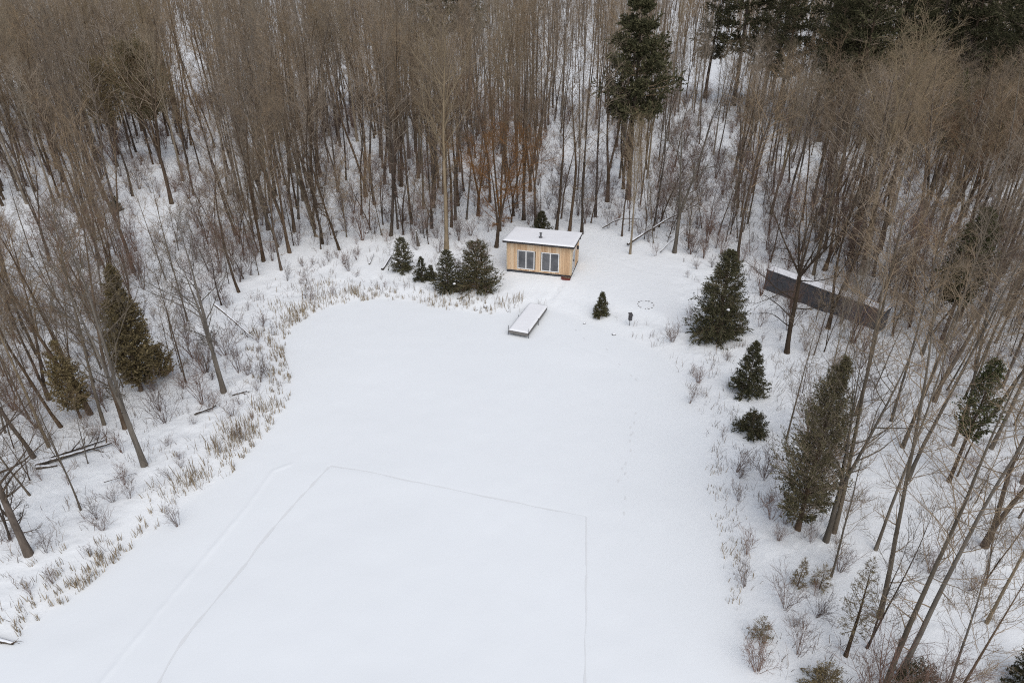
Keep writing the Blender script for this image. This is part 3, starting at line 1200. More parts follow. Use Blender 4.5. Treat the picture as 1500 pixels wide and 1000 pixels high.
# ------------------------------------------------------------------ nesting box, fire ring, rocks, stump, logs
def nest_box():
    p = at(922, 477)
    t = thing('nesting_box', 'dark wooden nesting box on a thin post in the snow', 'birdhouse', p, .25)
    t.scale = (.72, .72, .78)
    M['oldwood'] = simple('grey_weathered_wood', (.075, .072, .075), .85, .2, .35, 6)
    q = QB()
    P = np.array([[(0, 0, -.4), (0, 0, .3), (0.005, 0, .8), (.01, 0, 1.3)]])
    q.tubes(P, np.full((1, 4), .028), 8)
    link('post', q.mesh('post', [M['oldwood']], True), t)
    q = QB()
    z0, z1, z2 = .62, 1.18, 1.30
    V = [(-.15, -.17, z0), (.17, -.17, z0), (.17, .14, z0), (-.15, .14, z0), (-.15, -.17, z1), (.17, -.17, z1), (.17, .14, z2), (-.15, .14, z2)]
    q.add(V, [(0, 1, 5, 4), (1, 2, 6, 5), (2, 3, 7, 6), (3, 0, 4, 7), (4, 5, 6, 7), (3, 2, 1, 0)])
    bx = link('box', q.mesh('box', [M['oldwood']]), t)
    q = QB()
    V = [(-.2, -.26, z1 - .01), (.22, -.26, z1 - .01), (.22, .2, z2 + .03), (-.2, .2, z2 + .03)]
    V += [(x, y, z + .03) for x, y, z in V]
    q.add(V, [(0, 1, 5, 4), (1, 2, 6, 5), (2, 3, 7, 6), (3, 0, 4, 7), (4, 5, 6, 7), (3, 2, 1, 0)])
    link('lid', q.mesh('lid', [M['oldwood']]), bx)
    q = QB()
    a = np.arange(10) * 2 * np.pi / 10
    V = [(.01 + .035 * math.cos(x), -.172 - d, .98 + .035 * math.sin(x)) for d in (0, .004) for x in a] + [(.01, -.176, .98)] * 10
    q.add(V, [(i, (i + 1) % 10, 10 + (i + 1) % 10, 10 + i) for i in range(10)] + [(10 + i, 10 + (i + 1) % 10, 20 + (i + 1) % 10, 20 + i) for i in range(10)])
    link('entrance_hole', q.mesh('entrance_hole', [M['black']]), bx)


nest_box()

M['stone'] = bark('snow_dusted_stone', (.05, .045, .042), (.13, .12, .11), .3, True)
rng0 = np.random.default_rng(11)


def stones():
    c = at(946, 446)
    n = 13
    for i in range(n):
        a = i * 2 * math.pi / n + rng0.normal() * .06
        x, y = c[0] + .62 * math.cos(a), c[1] + .68 * math.sin(a)
        r = rng0.uniform(.045, .085)
        me = lump_mesh(rng0, (0, 0, 0), r, '', .7, M['stone'], 9, 7, .4)
        o = link('fire_ring_stone', me)
        o.location = (x, y, zat(x, y) + r * .25)
        near = math.sin(a)
        tag(o, 'dark stone in the fire ring sunk in the snow right of the small spruce', 'stone', 'stones of the fire ring')
    for px, py, r, lab in ((697, 454, .13, 'small dark rock on the shore just left of the weed tuft near the dock'), (711, 450, .17, 'larger flat dark rock on the shore left of the dock'),
                           (744, 456, .08, 'tiny dark rock beside the shore end of the dock'), (537, 341, .22, 'dark rock in the snow below the leafless stand left of the small spruces'),
                           (899, 490, .14, 'rusty brown rock on the pond edge below the nesting box'), (856, 474, .10, 'small dark rock at the pond edge left of the small spruce')):
        p = at(px, py)
        o = link('shore_rock', lump_mesh(rng0, (0, 0, 0), r, '', .6, M['stone'], 10, 7, .4))
        o.location = (p[0], p[1], p[2] + r * .2)
        tag(o, lab, 'rock')


stones()


def log_thing(pa, pb, za, zb_, r, label, name='fallen_log', stubs=3, cat='log', m='log', seed=0, tip=.45, curve=.15):
    rng = np.random.default_rng(seed + 100)
    A = at(*pa)
    B = at(*pb)
    A[2] += za
    B[2] += zb_
    k = 9
    s = np.linspace(0, 1, k)[:, None]
    P = A * (1 - s) + B * s
    off = np.cumsum(rng.normal(size=(k, 3)) * .02 * np.linalg.norm(B - A) / 4, axis=0)
    P = P + off * curve * 3
    P[:, 2] += curve * np.sin(np.linspace(0, np.pi, k)) * (zb_ > .6)
    o0 = A.copy()
    q = QB()
    Rr = np.linspace(r, r * tip, k)
    q.tubes((P - o0)[None], Rr[None], 9)
    # closed ends
    for e, dirn in ((0, -1), (k - 1, 1)):
        T = P[min(e + 1, k - 1)] - P[max(e - 1, 0)]
        T /= np.linalg.norm(T)
        q.tubes(np.array([[(P[e] - o0), (P[e] - o0) + T * dirn * .01]]), np.array([[Rr[e], .001]]), 9)
    t = thing(name, label, cat, o0)
    link('trunk', q.mesh('trunk', [M[m]], True), t)
    if stubs:
        A_, AR = spawn(rng, (P - o0)[None], Rr[None], stubs, .35, .98, lambda t_, pl: pl * .22 + .15, .8, .3, .03, 5, .5, r * .5, .008, .15)
        B_, BR = spawn(rng, A_, AR, 5, .2, 1, lambda t_, pl: pl * .45, .6, .3, .02, 3, .6, .012, .006, .15)
        for i in range(len(A_)):
            q = QB()
            q.tubes(A_[i:i + 1], AR[i:i + 1], 5)
            q.tubes(B_[i * 5:i * 5 + 5], BR[i * 5:i * 5 + 5], 4)
            link('branch', q.mesh('branch', [M['bark' if m == 'log' else m]], True), t)
    return t


log_thing((53, 683), (166, 652), .12, .18, .14, 'long snow covered fallen log lying on the left bank above the grey tree', stubs=5, seed=1)
log_thing((75, 672), (155, 646), .1, .15, .10, 'thinner fallen log lying just behind the long log on the left bank', stubs=3, seed=2)
log_thing((54, 686), (84, 683), .08, .1, .13, 'short broken log piece at the left end of the long fallen log', stubs=0, seed=3)
log_thing((-20, 936), (20, 944), .15, .08, .14, 'snowy dark log end poking from the bank at the lower left pond edge', stubs=2, seed=4)
log_thing((320, 470), (372, 500), 1.4, .3, .11, 'snow topped broken limb sloping down from the pale forked tree to the reeds', stubs=4, seed=5)
log_thing((560, 396), (573, 380), .1, .35, .12, 'short dark log tilted in the snow left of the small round spruce', stubs=0, seed=6, tip=.8)
log_thing((541, 388), (548, 375), .08, .3, .07, 'thin dead stick in the snow beside the tilted short log', stubs=1, seed=7)
log_thing((918, 362), (1022, 328), .25, 2.2, .13, 'dark fallen trunk leaning from the snow up into the limbs right of the cabin', 'leaning_trunk', stubs=5, seed=8)
log_thing((967, 372), (1010, 352), .2, 1.6, .06, 'thin dead pole leaning at the foot of the tree right of the dark fallen trunk', 'leaning_trunk', stubs=1, seed=9)
log_thing((882, 337), (938, 335), .2, .9, .08, 'curved thin fallen stem arching over the snow behind the cabin clearing', 'leaning_trunk', stubs=2, seed=10, curve=.5)
log_thing((285, 608), (318, 598), .1, .2, .09, 'snowy brush log on the left bank below the pale forked tree', stubs=5, seed=12)
log_thing((340, 580), (362, 574), .08, .1, .07, 'short dead branch in the snow right of the pale forked tree base', stubs=2, seed=13)
log_thing((155, 712), (200, 695), .3, .15, .035, 'thin bare stick lying in the snow below the grey leaning trunk', 'dead_branch', stubs=3, seed=14, cat='branch')


def stump():
    p = at(613, 360)
    rng = np.random.default_rng(8)
    t = thing('tree_stump', 'tall broken grey stump with a jagged snowy top above the small spruces', 'stump', p, .4)
    P, Rr = trunk_line(rng, 1.5, .2, .02, .015, 8, tip=.75)
    q = QB()
    q.tubes(P, Rr, 10)
    link('trunk', q.mesh('trunk', [M['greybark']], True), t)
    q = QB()
    for i in range(7):
        a = i * .9
        b = P[0, -1] + np.array([.1 * math.cos(a), .1 * math.sin(a), -.05])
        q.tubes(np.array([[b, b + np.array([.01, .01, rng.uniform(.1, .3)])]]), np.array([[.045, .006]]), 5)
    link('splinters', q.mesh('splinters', [M['greybark']]), t)
    link('snow_clump', lump_mesh(rng, P[0, -1] + np.array([0, 0, .02]), .12, m=M['snow']), t)


stump()

# ------------------------------------------------------------------ tree kinds (meshes shared by the copies)
VAR = {}


def var(name, pair, H_, r0=None):
    VAR[name] = dict(parts=[('trunk', pair[0]), ('crown', pair[1])] if isinstance(pair, tuple) else pair, H=H_)


for i in range(6):   # tall slim forest trees
    var(f'slim{i}', build_bare(10 + i, 18, .115 + .02 * (i % 3), cs=.36 + .05 * (i % 3), limbs=30, lf=.16 + .015 * (i % 2), ang=.85, up=.06, nb=5, ntw=4, wig=.02 + .02 * (i % 3), tag=f'_slim{i}',
                               barkm='bark' if i % 3 else 'greybark', low=4), 18)
for i in range(3):   # forked
    var(f'fork{i}', build_bare(30 + i, 17, .18, cs=.42, limbs=30, lf=.18, ang=.8, up=.07, nb=5, ntw=4, wig=.035, fork=2 + (i == 2), forkz=.10 + .09 * i, tag=f'_fork{i}', low=3), 17)
for i in range(2):   # open grown with low limbs
    var(f'open{i}', build_bare(40 + i, 13, .19, cs=.25, limbs=28, lf=.33, ang=1.0, up=.09, nb=7, ntw=6, tag=f'_open{i}', low=7, fork=1 + i, forkz=.30, lr=.34, barkm='bark' if i == 0 else 'greybark', twigm='bark' if i == 0 else 'greybark'), 13)
var('spread', build_bare(48, 13, .20, cs=.55, limbs=38, lf=.17, ang=.85, up=.07, nb=6, ntw=5, tag='_spread', fork=6, forkz=.5, spread=.80, wig=.05, lr=.35, low=0, baselow=7, barkm='darkbark', twigm='darkbark', tw=.006), 13)
for i in range(2):   # pale poplars, wide ascending crowns
    var(f'pale{i}', build_bare(50 + i, 19, .21, cs=.42, limbs=30, lf=.30, ang=.55, up=.10, nb=7, ntw=7, tag=f'_pale{i}', barkm='palebark', twigm='paletwig', fork=1 + i, forkz=.45, tw=.006, low=2), 19)
var('rust0', build_bare(60, 13, .17, cs=.22, limbs=34, lf=.36, ang=.8, up=.08, nb=8, ntw=9, tag='_rust0', twigm='rust', fork=2, forkz=.22, low=5, tw=.0052, subs=1), 13)
for i in range(4):   # saplings
    var(f'young{i}', build_bare(70 + i, 8, .055, cs=.22, limbs=20, lf=.22, ang=.75, up=.09, nb=4, ntw=4, tag=f'_young{i}', low=3, fork=1 + (i == 3), forkz=.1, tw=.005,
                                barkm='bark' if i % 2 else 'greybark'), 8)
for i in range(3):   # small twiggy understory trees
    var(f'under{i}', build_bare(90 + i, 6.5, .06, cs=.16, limbs=26, lf=.34, ang=.85, up=.09, nb=6, ntw=6, tag=f'_under{i}', low=4, fork=1 + i, forkz=.08, tw=.0052,
                                barkm='bark', twigm='purple' if i != 1 else 'twig', wig=.05), 6.5)
SHRUB = [build_shrub(80 + i, 2.0, [9, 13, 7, 16][i], [.5, .8, .4, .65][i], tag=f'_{i}') for i in range(4)]


# ------------------------------------------------------------------ single evergreens, each where it stands
def evergreen(px, py, H_, Rb, kind, name, label, seed, tilt=0., rz=0., group=None, **kw):
    p = at(px, py)
    parts = build_conifer(seed, H_, Rb, kind, tag=f'_{seed}', **kw)
    return place_tree(name, parts, p, 1, rz, label, {'spruce': 'spruce', 'pine': 'pine', 'cedar': 'cedar'}[kind], group, (0, tilt))


evergreen(590, 396, 3.0, 1.15, 'spruce', 'spruce_tree', 'small cone shaped spruce with white snow lumps, beside the tilted log', 201, pw=.62, nb=90, snow=6, leafL=0.136, leafW=0.042, twigs=8, dens=2.3)
evergreen(618, 411, 2.1, .7, 'spruce', 'spruce_tree', 'narrow little dark spruce between the snow lumped spruce and the brownish spruce', 202, nb=60, leafL=0.120, leafW=0.038, twigs=7, dens=2.3)
evergreen(632, 410, 1.3, .45, 'spruce', 'spruce_tree', 'tiny brownish spruce tucked against the left side of the brownish spruce', 203, nb=44, leafL=0.104, leafW=0.035, twigs=6, dens=2.3)
evergreen(656, 425, 3.5, 1.25, 'spruce', 'spruce_tree', 'brownish green spruce just left of the widest dark spruce near the cabin', 204, pw=.62, nb=105, leafL=0.136, leafW=0.042, snow=3, dens=2.3)
evergreen(698, 424, 4.0, 1.85, 'spruce', 'spruce_tree', 'wide dense dark spruce with snow clumps, nearest to the left wall of the cabin', 205, nb=150, leafL=0.144, leafW=0.045, snow=5, twigs=11, pw=.42, z0f=.02, dens=2.3)
evergreen(793, 341, 2.1, .95, 'spruce', 'spruce_tree', 'dark evergreen partly hidden behind the cabin roof', 206, nb=70, leafL=0.144, leafW=0.045, pw=.6, dens=2.3)
evergreen(880, 463, 2.0, .62, 'spruce', 'spruce_tree', 'small lone spruce in the snow between the dock and the nesting box', 207, nb=70, leafL=0.120, leafW=0.038, twigs=8, dens=2.3)
evergreen(1050, 493, 6.7, 2.15, 'spruce', 'spruce_tree', 'large broad spruce standing alone at the right edge of the cabin clearing', 208, nb=250, leafL=.16, leafW=.05, twigs=13, dens=2.0, snow=5, pw=.62, z0f=.02)
evergreen(1093, 577, 3.9, 1.2, 'spruce', 'spruce_tree', 'medium spruce with snow on its boughs below the large broad spruce', 209, nb=110, leafL=0.136, leafW=0.045, snow=7, twigs=9, dens=2.3)
evergreen(1100, 634, 1.25, .95, 'spruce', 'juniper_bush', 'low rounded juniper below the medium spruce on the right bank', 210, nb=60, leafL=0.128, leafW=0.042, pw=.35, twigs=9, dens=2.3)
evergreen(207, 572, 8.6, 2.4, 'cedar', 'cedar_tree', 'tall olive brown cedar cone among bare trees on the left bank', 211, tilt=.08, nb=260, lm='cedar', leafL=.22, leafW=.09, twigs=11, pw=.8, dens=1.1, z0f=.07)
evergreen(118, 612, 5.2, 1.7, 'cedar', 'cedar_tree', 'lower ragged brownish cedar left of the tall olive cedar', 212, nb=120, lm='cedar', leafL=.2, leafW=.08, twigs=8, pw=.7, z0f=.15, gap=.38)
evergreen(240, 553, 2.3, 1.3, 'cedar', 'cedar_tree', 'short bushy cedar at the right foot of the tall olive cedar', 213, nb=60, lm='cedar', leafL=.2, leafW=.08, pw=.5)
evergreen(1168, 775, 9.6, 2.45, 'cedar', 'cedar_tree', 'olive cedar column on the right bank with bare branches across its face', 214, tilt=-.05, nb=290, lm='olive', leafL=.15, leafW=.045, twigs=11, z0f=.09, pw=.6, gap=.22, dens=1.5)
evergreen(1378, 502, 9.8, 2.3, 'cedar', 'cedar_tree', 'dark green loose cedar rising right of the long dark shed', 215, nb=200, lm='greencedar', leafL=.24, leafW=.11, twigs=9, z0f=.34, pw=.6, gap=.08)
evergreen(1390, 705, 7.2, 1.35, 'cedar', 'cedar_tree', 'smaller dark green cedar in the right wood below the loose green cedar', 216, nb=100, lm='greencedar', leafL=.19, leafW=.085, twigs=8, z0f=.42, pw=.55, gap=.25)
evergreen(1372, 262, 12, 2.6, 'cedar', 'cedar_tree', 'far dark green cedar high in the right wood above the rust crowned tree', 217, nb=150, lm='greencedar', leafL=.32, leafW=.14, twigs=8, z0f=.3)
evergreen(1440, 262, 10, 2.3, 'cedar', 'cedar_tree', 'far green cedar at the right edge of the wood beside the rust crowned tree', 218, nb=120, lm='greencedar', leafL=.32, leafW=.14, twigs=8, z0f=.3)
evergreen(1239, 960, 5.2, .85, 'pine', 'young_pine', 'thin young pine with a bare lower trunk and sparse pale olive crown', 219, nb=60, lm='cedar', dens=.6, leafL=.13, leafW=.028, z0f=.30, twigs=7)
evergreen(1168, 858, 1.6, .36, 'pine', 'young_pine', 'small sparse pine sapling on the right bank below the olive cedar', 220, nb=34, lm='cedar', dens=.6, leafL=.12, leafW=.026, twigs=6)
evergreen(1112, 936, 1.15, .42, 'pine', 'young_pine', 'short tufted pine seedling near the pond edge at lower right', 221, nb=30, lm='cedar', dens=.6, leafL=.12, leafW=.028, twigs=6, pw=.4)
evergreen(1200, 862, 1.3, .45, 'pine', 'young_pine', 'tiny brownish pine seedling at the foot of the double trunk on the right bank', 225, nb=30, lm='cedar', dens=.6, leafL=.12, leafW=.026, twigs=6, pw=.4)
evergreen(1205, 1012, 1.2, .85, 'spruce', 'juniper_bush', 'low spiky juniper cut by the lower edge of the photo', 222, nb=50, lm='cedar', leafL=.12, leafW=.04, pw=.4)
evergreen(1335, 1010, 1.3, .9, 'spruce', 'juniper_bush', 'low green juniper at the foot of the close trunk pair, lower right', 223, nb=60, lm='spruce', leafL=.12, leafW=.04, pw=.4)
evergreen(1500, 1005, 2.6, .75, 'spruce', 'spruce_tree', 'green spruce cut by the lower right corner of the photo', 224, nb=80, leafL=.12, leafW=.045)
evergreen(172, 309, 1.5, .55, 'spruce', 'spruce_tree', 'tiny lone spruce in the snowy clearing of the far left wood', 226, nb=40, leafL=.16, leafW=.06)
evergreen(920, 292, 20.8, 4.8, 'pine', 'pine_tree', 'tall dark white pine standing above the bare trees behind the cabin', 231, nb=170, leafL=.6, leafW=.17, twigs=14, z0f=.43, pw=.8, dens=1.5, tilt=-.01)
evergreen(236, 240, 13.0, 5.6, 'cedar', 'hemlock_tree', 'dark rounded hemlock crown among bare trees in the upper left wood', 232, nb=300, lm='olive', leafL=.30, leafW=.09, twigs=12, z0f=.44, pw=.38, gap=.15)
evergreen(172, 244, 11.5, 4.6, 'cedar', 'hemlock_tree', 'brownish rounded hemlock crown left of the dark rounded hemlock', 233, nb=180, lm='cedar', leafL=.30, leafW=.09, twigs=10, z0f=.46, pw=.4, gap=.36)

# band of pines along the far edge of the wood: copies of three kinds
PINES = [build_conifer(240 + i, 25, 4.2 + .5 * i, 'pine', nb=120, tag=f'_far{i}', leafL=.65, leafW=.17, twigs=10, z0f=.32, pw=.5, dens=1.3) for i in range(3)]
rngp = np.random.default_rng(77)
far_spots = [(42, 97), (46, 100), (49, 97), (54, 104), (59, 98), (64, 102), (69, 97), (53, 94), (73, 90), (79, 98), (86, 96), (42, 118), (52, 116), (62, 114), (72, 112), (82, 110), (48, 108), (66, 108), (38, 122), (41, 110), (46, 103), (51, 109), (56, 101), (61, 106), (66, 99), (71, 104), (63, 92), (70, 88), (76, 95), (67, 80),
             (74, 82), (80, 88), (83, 100), (35, 128), (46, 126), (57, 122), (-6, 150), (-14, 146), (-80, 102), (-90, 112), (58, 84), (62, 74)]
for i, (x_, y_) in enumerate(far_spots):
    x_ += rngp.normal() * 1.5
    y_ += rngp.normal() * 1.5
    s = rngp.uniform(.82, 1.12) * (.9 if y_ < 115 else 1)
    pxx, pyy = proj((x_, y_, 2))
    if x_ < -50:
        lab, g = 'dark pine at the far upper left corner of the wood', 'pines of the upper left corner'
    elif pxx > 1330:
        lab, g = 'dark pine in the thick evergreen block at the upper right corner', 'pines of the upper right corner'
    elif pxx > 960:
        lab, g = 'dark pine in the evergreen band along the top right of the far wood', 'pines along the far top right edge'
    else:
        lab, g = 'dark pine at the far top edge left of the tall white pine', 'pines at the far top edge'
    place_tree('pine_tree', PINES[i % 3], (x_, y_, zat(x_, y_)), s, rngp.random() * 6.28, lab, 'pine', g)

# ------------------------------------------------------------------ bare trees placed one by one from the photo
TAKEN = []   # (x, y) of every tree base so far
NB = [0]


def hero(px, py, v, h, label, tilt=0., tfb=0., name='bare_tree', sx=None, rz=None):
    p = at(px, py)
    s = h / VAR[v]['H']
    TAKEN.append((p[0], p[1]))
    NB[0] += 1
    place_tree(name, VAR[v]['parts'], p, s, rz if rz is not None else (px * 12.9898 + py * 4.1) % 6.283, label, 'tree', None, (tfb, tilt), (sx or 1) * s)


# left bank
hero(212, 682, 'open1', 14.5, 'grey trunked bare tree standing nearest the reeds on the left bank', .0, sx=.75)
hero(42, 812, 'open0', 12, 'grey tree with low side branches at the left frame edge above the pond', -.03)
hero(328, 574, 'open1', 11.5, 'pale grey forked tree on the left shore, bent limb over the reeds', .0, sx=1.0, rz=2.2)
hero(183, 628, 'slim1', 15, 'brown bare tree right behind the grey trunk nearest the left reeds', -.03)
hero(152, 622, 'slim3', 15, 'dark leaning tree at the base of the ragged brownish cedar', -.06)
hero(132, 606, 'fork0', 14, 'dark forked tree in front of the ragged brownish cedar', -.08)
hero(72, 655, 'pale0', 13, 'pale birch like trunk above the left end of the long fallen log', -.05, sx=.6)
hero(50, 670, 'slim2', 13, 'thin brown tree rising from the left end of the long fallen log', -.06)
hero(90, 625, 'slim4', 13, 'thin dark tree left of the ragged brownish cedar, further back', -.05)
hero(275, 470, 'slim0', 12.5, 'slim grey tree right of the tall olive cedar tip', .0, sx=.8)
hero(272, 560, 'young1', 9, 'thin bare stem just right of the tall olive cedar', .02)
hero(350, 428, 'slim5', 13, 'slim tree at the left end of the reed bed', -.08)
hero(412, 396, 'slim1', 14, 'thin dark tree behind the upper reed bed', -.04)
hero(424, 370, 'fork1', 15, 'thick double trunk beside the snowy leaning limb above the reeds', -.05)
hero(408, 362, 'slim3', 15.5, 'dark trunk just left of the thick double trunk above the reeds', -.07)
hero(497, 366, 'open0', 12, 'bent dark tree leaning left at the upper shore left of the log', -.22, sx=.7)
hero(346, 345, 'slim2', 15.5, 'slim dark tree at the front of the wood left of the thick double trunk', -.04)
hero(572, 346, 'slim4', 18.5, 'tall brown tree rising directly above the small cone shaped spruce', .0, sx=1.15)
hero(549, 300, 'slim5', 18, 'brown trunk in the row behind the tilted log, left of the tall brown tree', -.01)
hero(559, 345, 'young0', 8, 'thin bent sapling left of the tall brown tree above the cone spruce', -.05)
hero(536, 288, 'fork0', 18, 'forked trunk in the wood far behind the tilted log', -.02)
hero(498, 215, 'fork2', 17, 'clump of dark stems ending at the snow bank in the upper left centre', -.02)
# behind the cabin
hero(654, 365, 'pale0', 18.6, 'tall pale poplar with a wide fan crown left of the cabin', .0, sx=1.0)
hero(667, 322, 'slim1', 17.5, 'stout dark trunk just right of the pale poplar foot', .0, sx=1.1)
hero(683, 322, 'slim3', 17, 'grey straight trunk between the pale poplar and the rust crowned willow', .0)
hero(700, 316, 'rust0', 13, 'rust crowned willow behind the tree at the left wall of the cabin', .03, sx=.95)
hero(620, 306, 'slim0', 18, 'dark trunk behind the broken stump', -.01, sx=1.1)
hero(635, 304, 'fork1', 17, 'forked dark trunks right of the trunk behind the broken stump', .0)
hero(752, 316, 'rust0', 11.5, 'rust crowned willow half hidden behind the roof left end of the cabin', .0, sx=1.0)
hero(727, 362, 'rust0', 10.5, 'multi limbed rusty tree leaning over the left wall of the cabin', .10, sx=1.35, rz=1.0)
hero(815, 337, 'slim2', 17, 'brown trunk rising behind the middle of the cabin roof', -.02)
hero(834, 339, 'slim4', 17.5, 'thickest straight trunk behind the right half of the cabin roof', .0, sx=1.15)
hero(852, 343, 'fork0', 15, 'dark forked trunks at the rear right corner of the cabin roof', .02)
hero(911, 346, 'slim1', 11.5, 'straight dark trunk left of the pale trunk at the clearing edge', .01)
hero(923, 372, 'pale1', 12.5, 'pale grey trunk at the clearing edge where the fallen trunk begins', .01, sx=.75)
hero(957, 338, 'fork1', 11, 'dark double trunk behind the dark fallen trunk', .02)
hero(988, 370, 'open1', 14, 'dark many limbed tree that carries the dark fallen trunk', .06, sx=.9)
hero(1008, 366, 'young2', 7.5, 'thin straight sapling right of the many limbed dark tree', .0)
hero(938, 300, 'slim5', 9.5, 'thin trunk below the tall white pine at its right', .0)
hero(948, 262, 'pale1', 15, 'pale tan tree forking in front of the tall white pine', .02, sx=.8)
# right
hero(1153, 517, 'spread', 12.8, 'dark spreading tree with low level limbs in front of the long shed', -.02, sx=.85, rz=.6)
hero(1192, 402, 'slim3', 17, 'stout trunk touching the shed roof left of its middle', .05, sx=1.2)
hero(1208, 396, 'fork0', 16, 'forked dark trunk behind the middle of the shed roof', .06)
hero(1237, 432, 'slim1', 17, 'leaning brown trunk just behind the blue end of the shed', .05)
hero(1262, 402, 'pale0', 18.5, 'broad pale tan poplar with the widest fan crown in the right wood', .0, sx=1.15)
hero(1280, 405, 'slim4', 17, 'brown trunk touching the foot of the broad pale tan poplar', .02)
hero(1300, 330, 'pale1', 16, 'tan poplar behind the broad pale tan poplar at its right', .03, sx=.9)
hero(1186, 95, 'pale1', 15, 'thin pale birch top poking out of the far upper right wood', .0, sx=.5)
hero(1345, 170, 'pale0', 18, 'thin pinkish birch rising far behind the broad pale tan poplar', .0, sx=.4)
hero(1490, 300, 'pale1', 17, 'pale leafless tree leaning in front of the upper right pines', -.10, sx=.8)
hero(1118, 300, 'rust0', 6, 'short rust coloured tree in the snow left of the broad pale tan poplar', .0, sx=.55)
hero(1400, 338, 'rust0', 12.5, 'rust orange crowned tree among the right wood below the far cedars', .0, sx=1.15)
hero(1088, 340, 'rust0', 7, 'small rust coloured tree behind the large broad spruce', .0, sx=.6)
hero(1210, 792, 'open1', 12.5, 'double trunked tree at the foot of the olive cedar', .02, sx=.7, rz=.2)
hero(1222, 780, 'slim3', 16, 'thick slanted trunk right behind the double trunk by the olive cedar', .05, sx=1.05)
hero(1283, 805, 'slim0', 15, 'thin slanting trunk on the right bank between the double trunk and the long pair', .04, sx=.8)
hero(1289, 905, 'slim3', 16.5, 'long straight trunk slanting up the lower right bank, left of the close trunk pair', .02)
hero(1298, 1004, 'slim3', 16.5, 'left one of the close pair of tall trunks at the lower frame edge', .0)
hero(1316, 992, 'slim0', 16, 'right one of the close pair of tall trunks at the lower frame edge', .02)
hero(1330, 702, 'slim3', 16, 'straight slender trunk in the right wood left of the smaller dark green cedar foot', .02)
hero(1270, 948, 'young3', 8, 'thin leaning sapling right of the thin young pine', .05)
hero(1445, 912, 'pale1', 11, 'pale slim tree beside the crossed dead limb in the lower right', .0, sx=.55)
hero(1442, 800, 'fork0', 14, 'forked brown trunks in the lower right above the pale slim tree', .04)
hero(1254, 608, 'slim3', 16, 'dark slender trunk in the snow behind the olive cedar', .02)
hero(1322, 655, 'slim0', 16.5, 'slanting grey brown trunk in the snowy gap of the right bank', .03)
hero(1368, 588, 'slim2', 16, 'brown trunk in the right wood left of the smaller dark green cedar', .03)
hero(1215, 560, 'pale1', 8, 'thin whitish birch arching over the top of the olive cedar', -.06, sx=.6)
hero(1238, 520, 'pale0', 7.5, 'slender whitish stem between the shed and the olive cedar', -.03, sx=.5)
hero(1192, 520, 'young1', 7, 'dark thin sapling in the snow right of the spreading tree', .03)
hero(1207, 515, 'young3', 6.5, 'pair of thin young stems in front of the middle of the shed', .0)


# ------------------------------------------------------------------ the rest of the wood
def region(px, py):
    if px < 345 and py > 335:
        return 'on the left bank around the tall olive cedar', 'left bank'
    if px < 330:
        return 'in the far left wood around the hemlock crowns', 'far left wood'
    if px < 520:
        return 'in the dense stand left of the stump', 'dense left stand'
    if px < 705:
        return 'in the stand around the tall pale poplar', 'stand round the pale poplar'
    if px < 880:
        return 'in the wood directly behind the cabin', 'wood behind the cabin'
    if px < 1075:
        return 'in the wood around the tall white pine', 'wood round the white pine'
    if px < 1330 and py < 450:
        return 'in the wood behind the long dark shed', 'wood behind the shed'
    if py < 520:
        return 'in the thick wood right of the green cedar', 'thick right edge wood'
    return 'on the right bank below the long dark shed', 'right bank'


GAPS = [(225, 312, 60, 26), (285, 120, 22, 55), (845, 150, 34, 60), (870, 230, 40, 40), (1045, 165, 30, 45), (660, 60, 30, 30), (40, 320, 60, 30), (1190, 250, 18, 30),
        (700, 250, 30, 14), (520, 250, 35, 40), (1340, 640, 60, 50), (1340, 760, 60, 60), (190, 660, 40, 40), (1290, 720, 40, 40), (1400, 880, 60, 60), (1200, 590, 40, 40), (1130, 620, 45, 90)]


def gapf(px, py):
    f = 1.0
    for cx, cy, rx, ry in GAPS:
        q = ((px - cx) / rx) ** 2 + ((py - cy) / ry) ** 2
        if q < 1.4:
            f = min(f, .12 + .5 * q / 1.4)
    return f


SHED_A, SHED_B = at(1118, 423)[:2], at(1287, 485)[:2]


# openings and single trees that the wood leaves in view: screen ellipse, and how far they stand
KEEP = [(925, 95, 62, 100, 74), (920, 230, 30, 60, 72), (195, 455, 55, 100, 37), (220, 140, 85, 66, 88), (1210, 435, 105, 55, 45), (1390, 385, 48, 85, 42), (1425, 598, 42, 58, 27),
        (225, 310, 55, 24, 64), (845, 150, 34, 75, 100), (288, 110, 20, 48, 120), (1042, 150, 32, 55, 110), (1400, 215, 62, 80, 58), (1280, 200, 62, 120, 50), (645, 190, 55, 150, 57),
        (1320, 690, 60, 110, 30), (1370, 800, 75, 90, 26), (1320, 560, 42, 60, 36), (755, 175, 50, 70, 60), (1190, 620, 60, 110, 25), (700, 250, 25, 20, 80), (40, 320, 50, 30, 64),
        (300, 380, 60, 60, 48), (1100, 320, 75, 80, 62), (1170, 320, 45, 70, 50), (520, 260, 40, 40, 75), (1055, 430, 50, 70, 43), (330, 440, 50, 110, 36), (800, 350, 80, 40, 55)]


def hides(x, y, z, h):
    s_ = np.linspace(.05, 1, 9)
    px, py = proj(np.stack([np.full(9, x), np.full(9, y), z + h * s_], 1))
    for cx, cy, rx, ry, yy in KEEP:
        g = 18 if h > 10 else 4
        if y < yy and np.any(((px - cx) / (rx + g)) ** 2 + ((py - cy) / ry) ** 2 < 1):
            return True
    return False


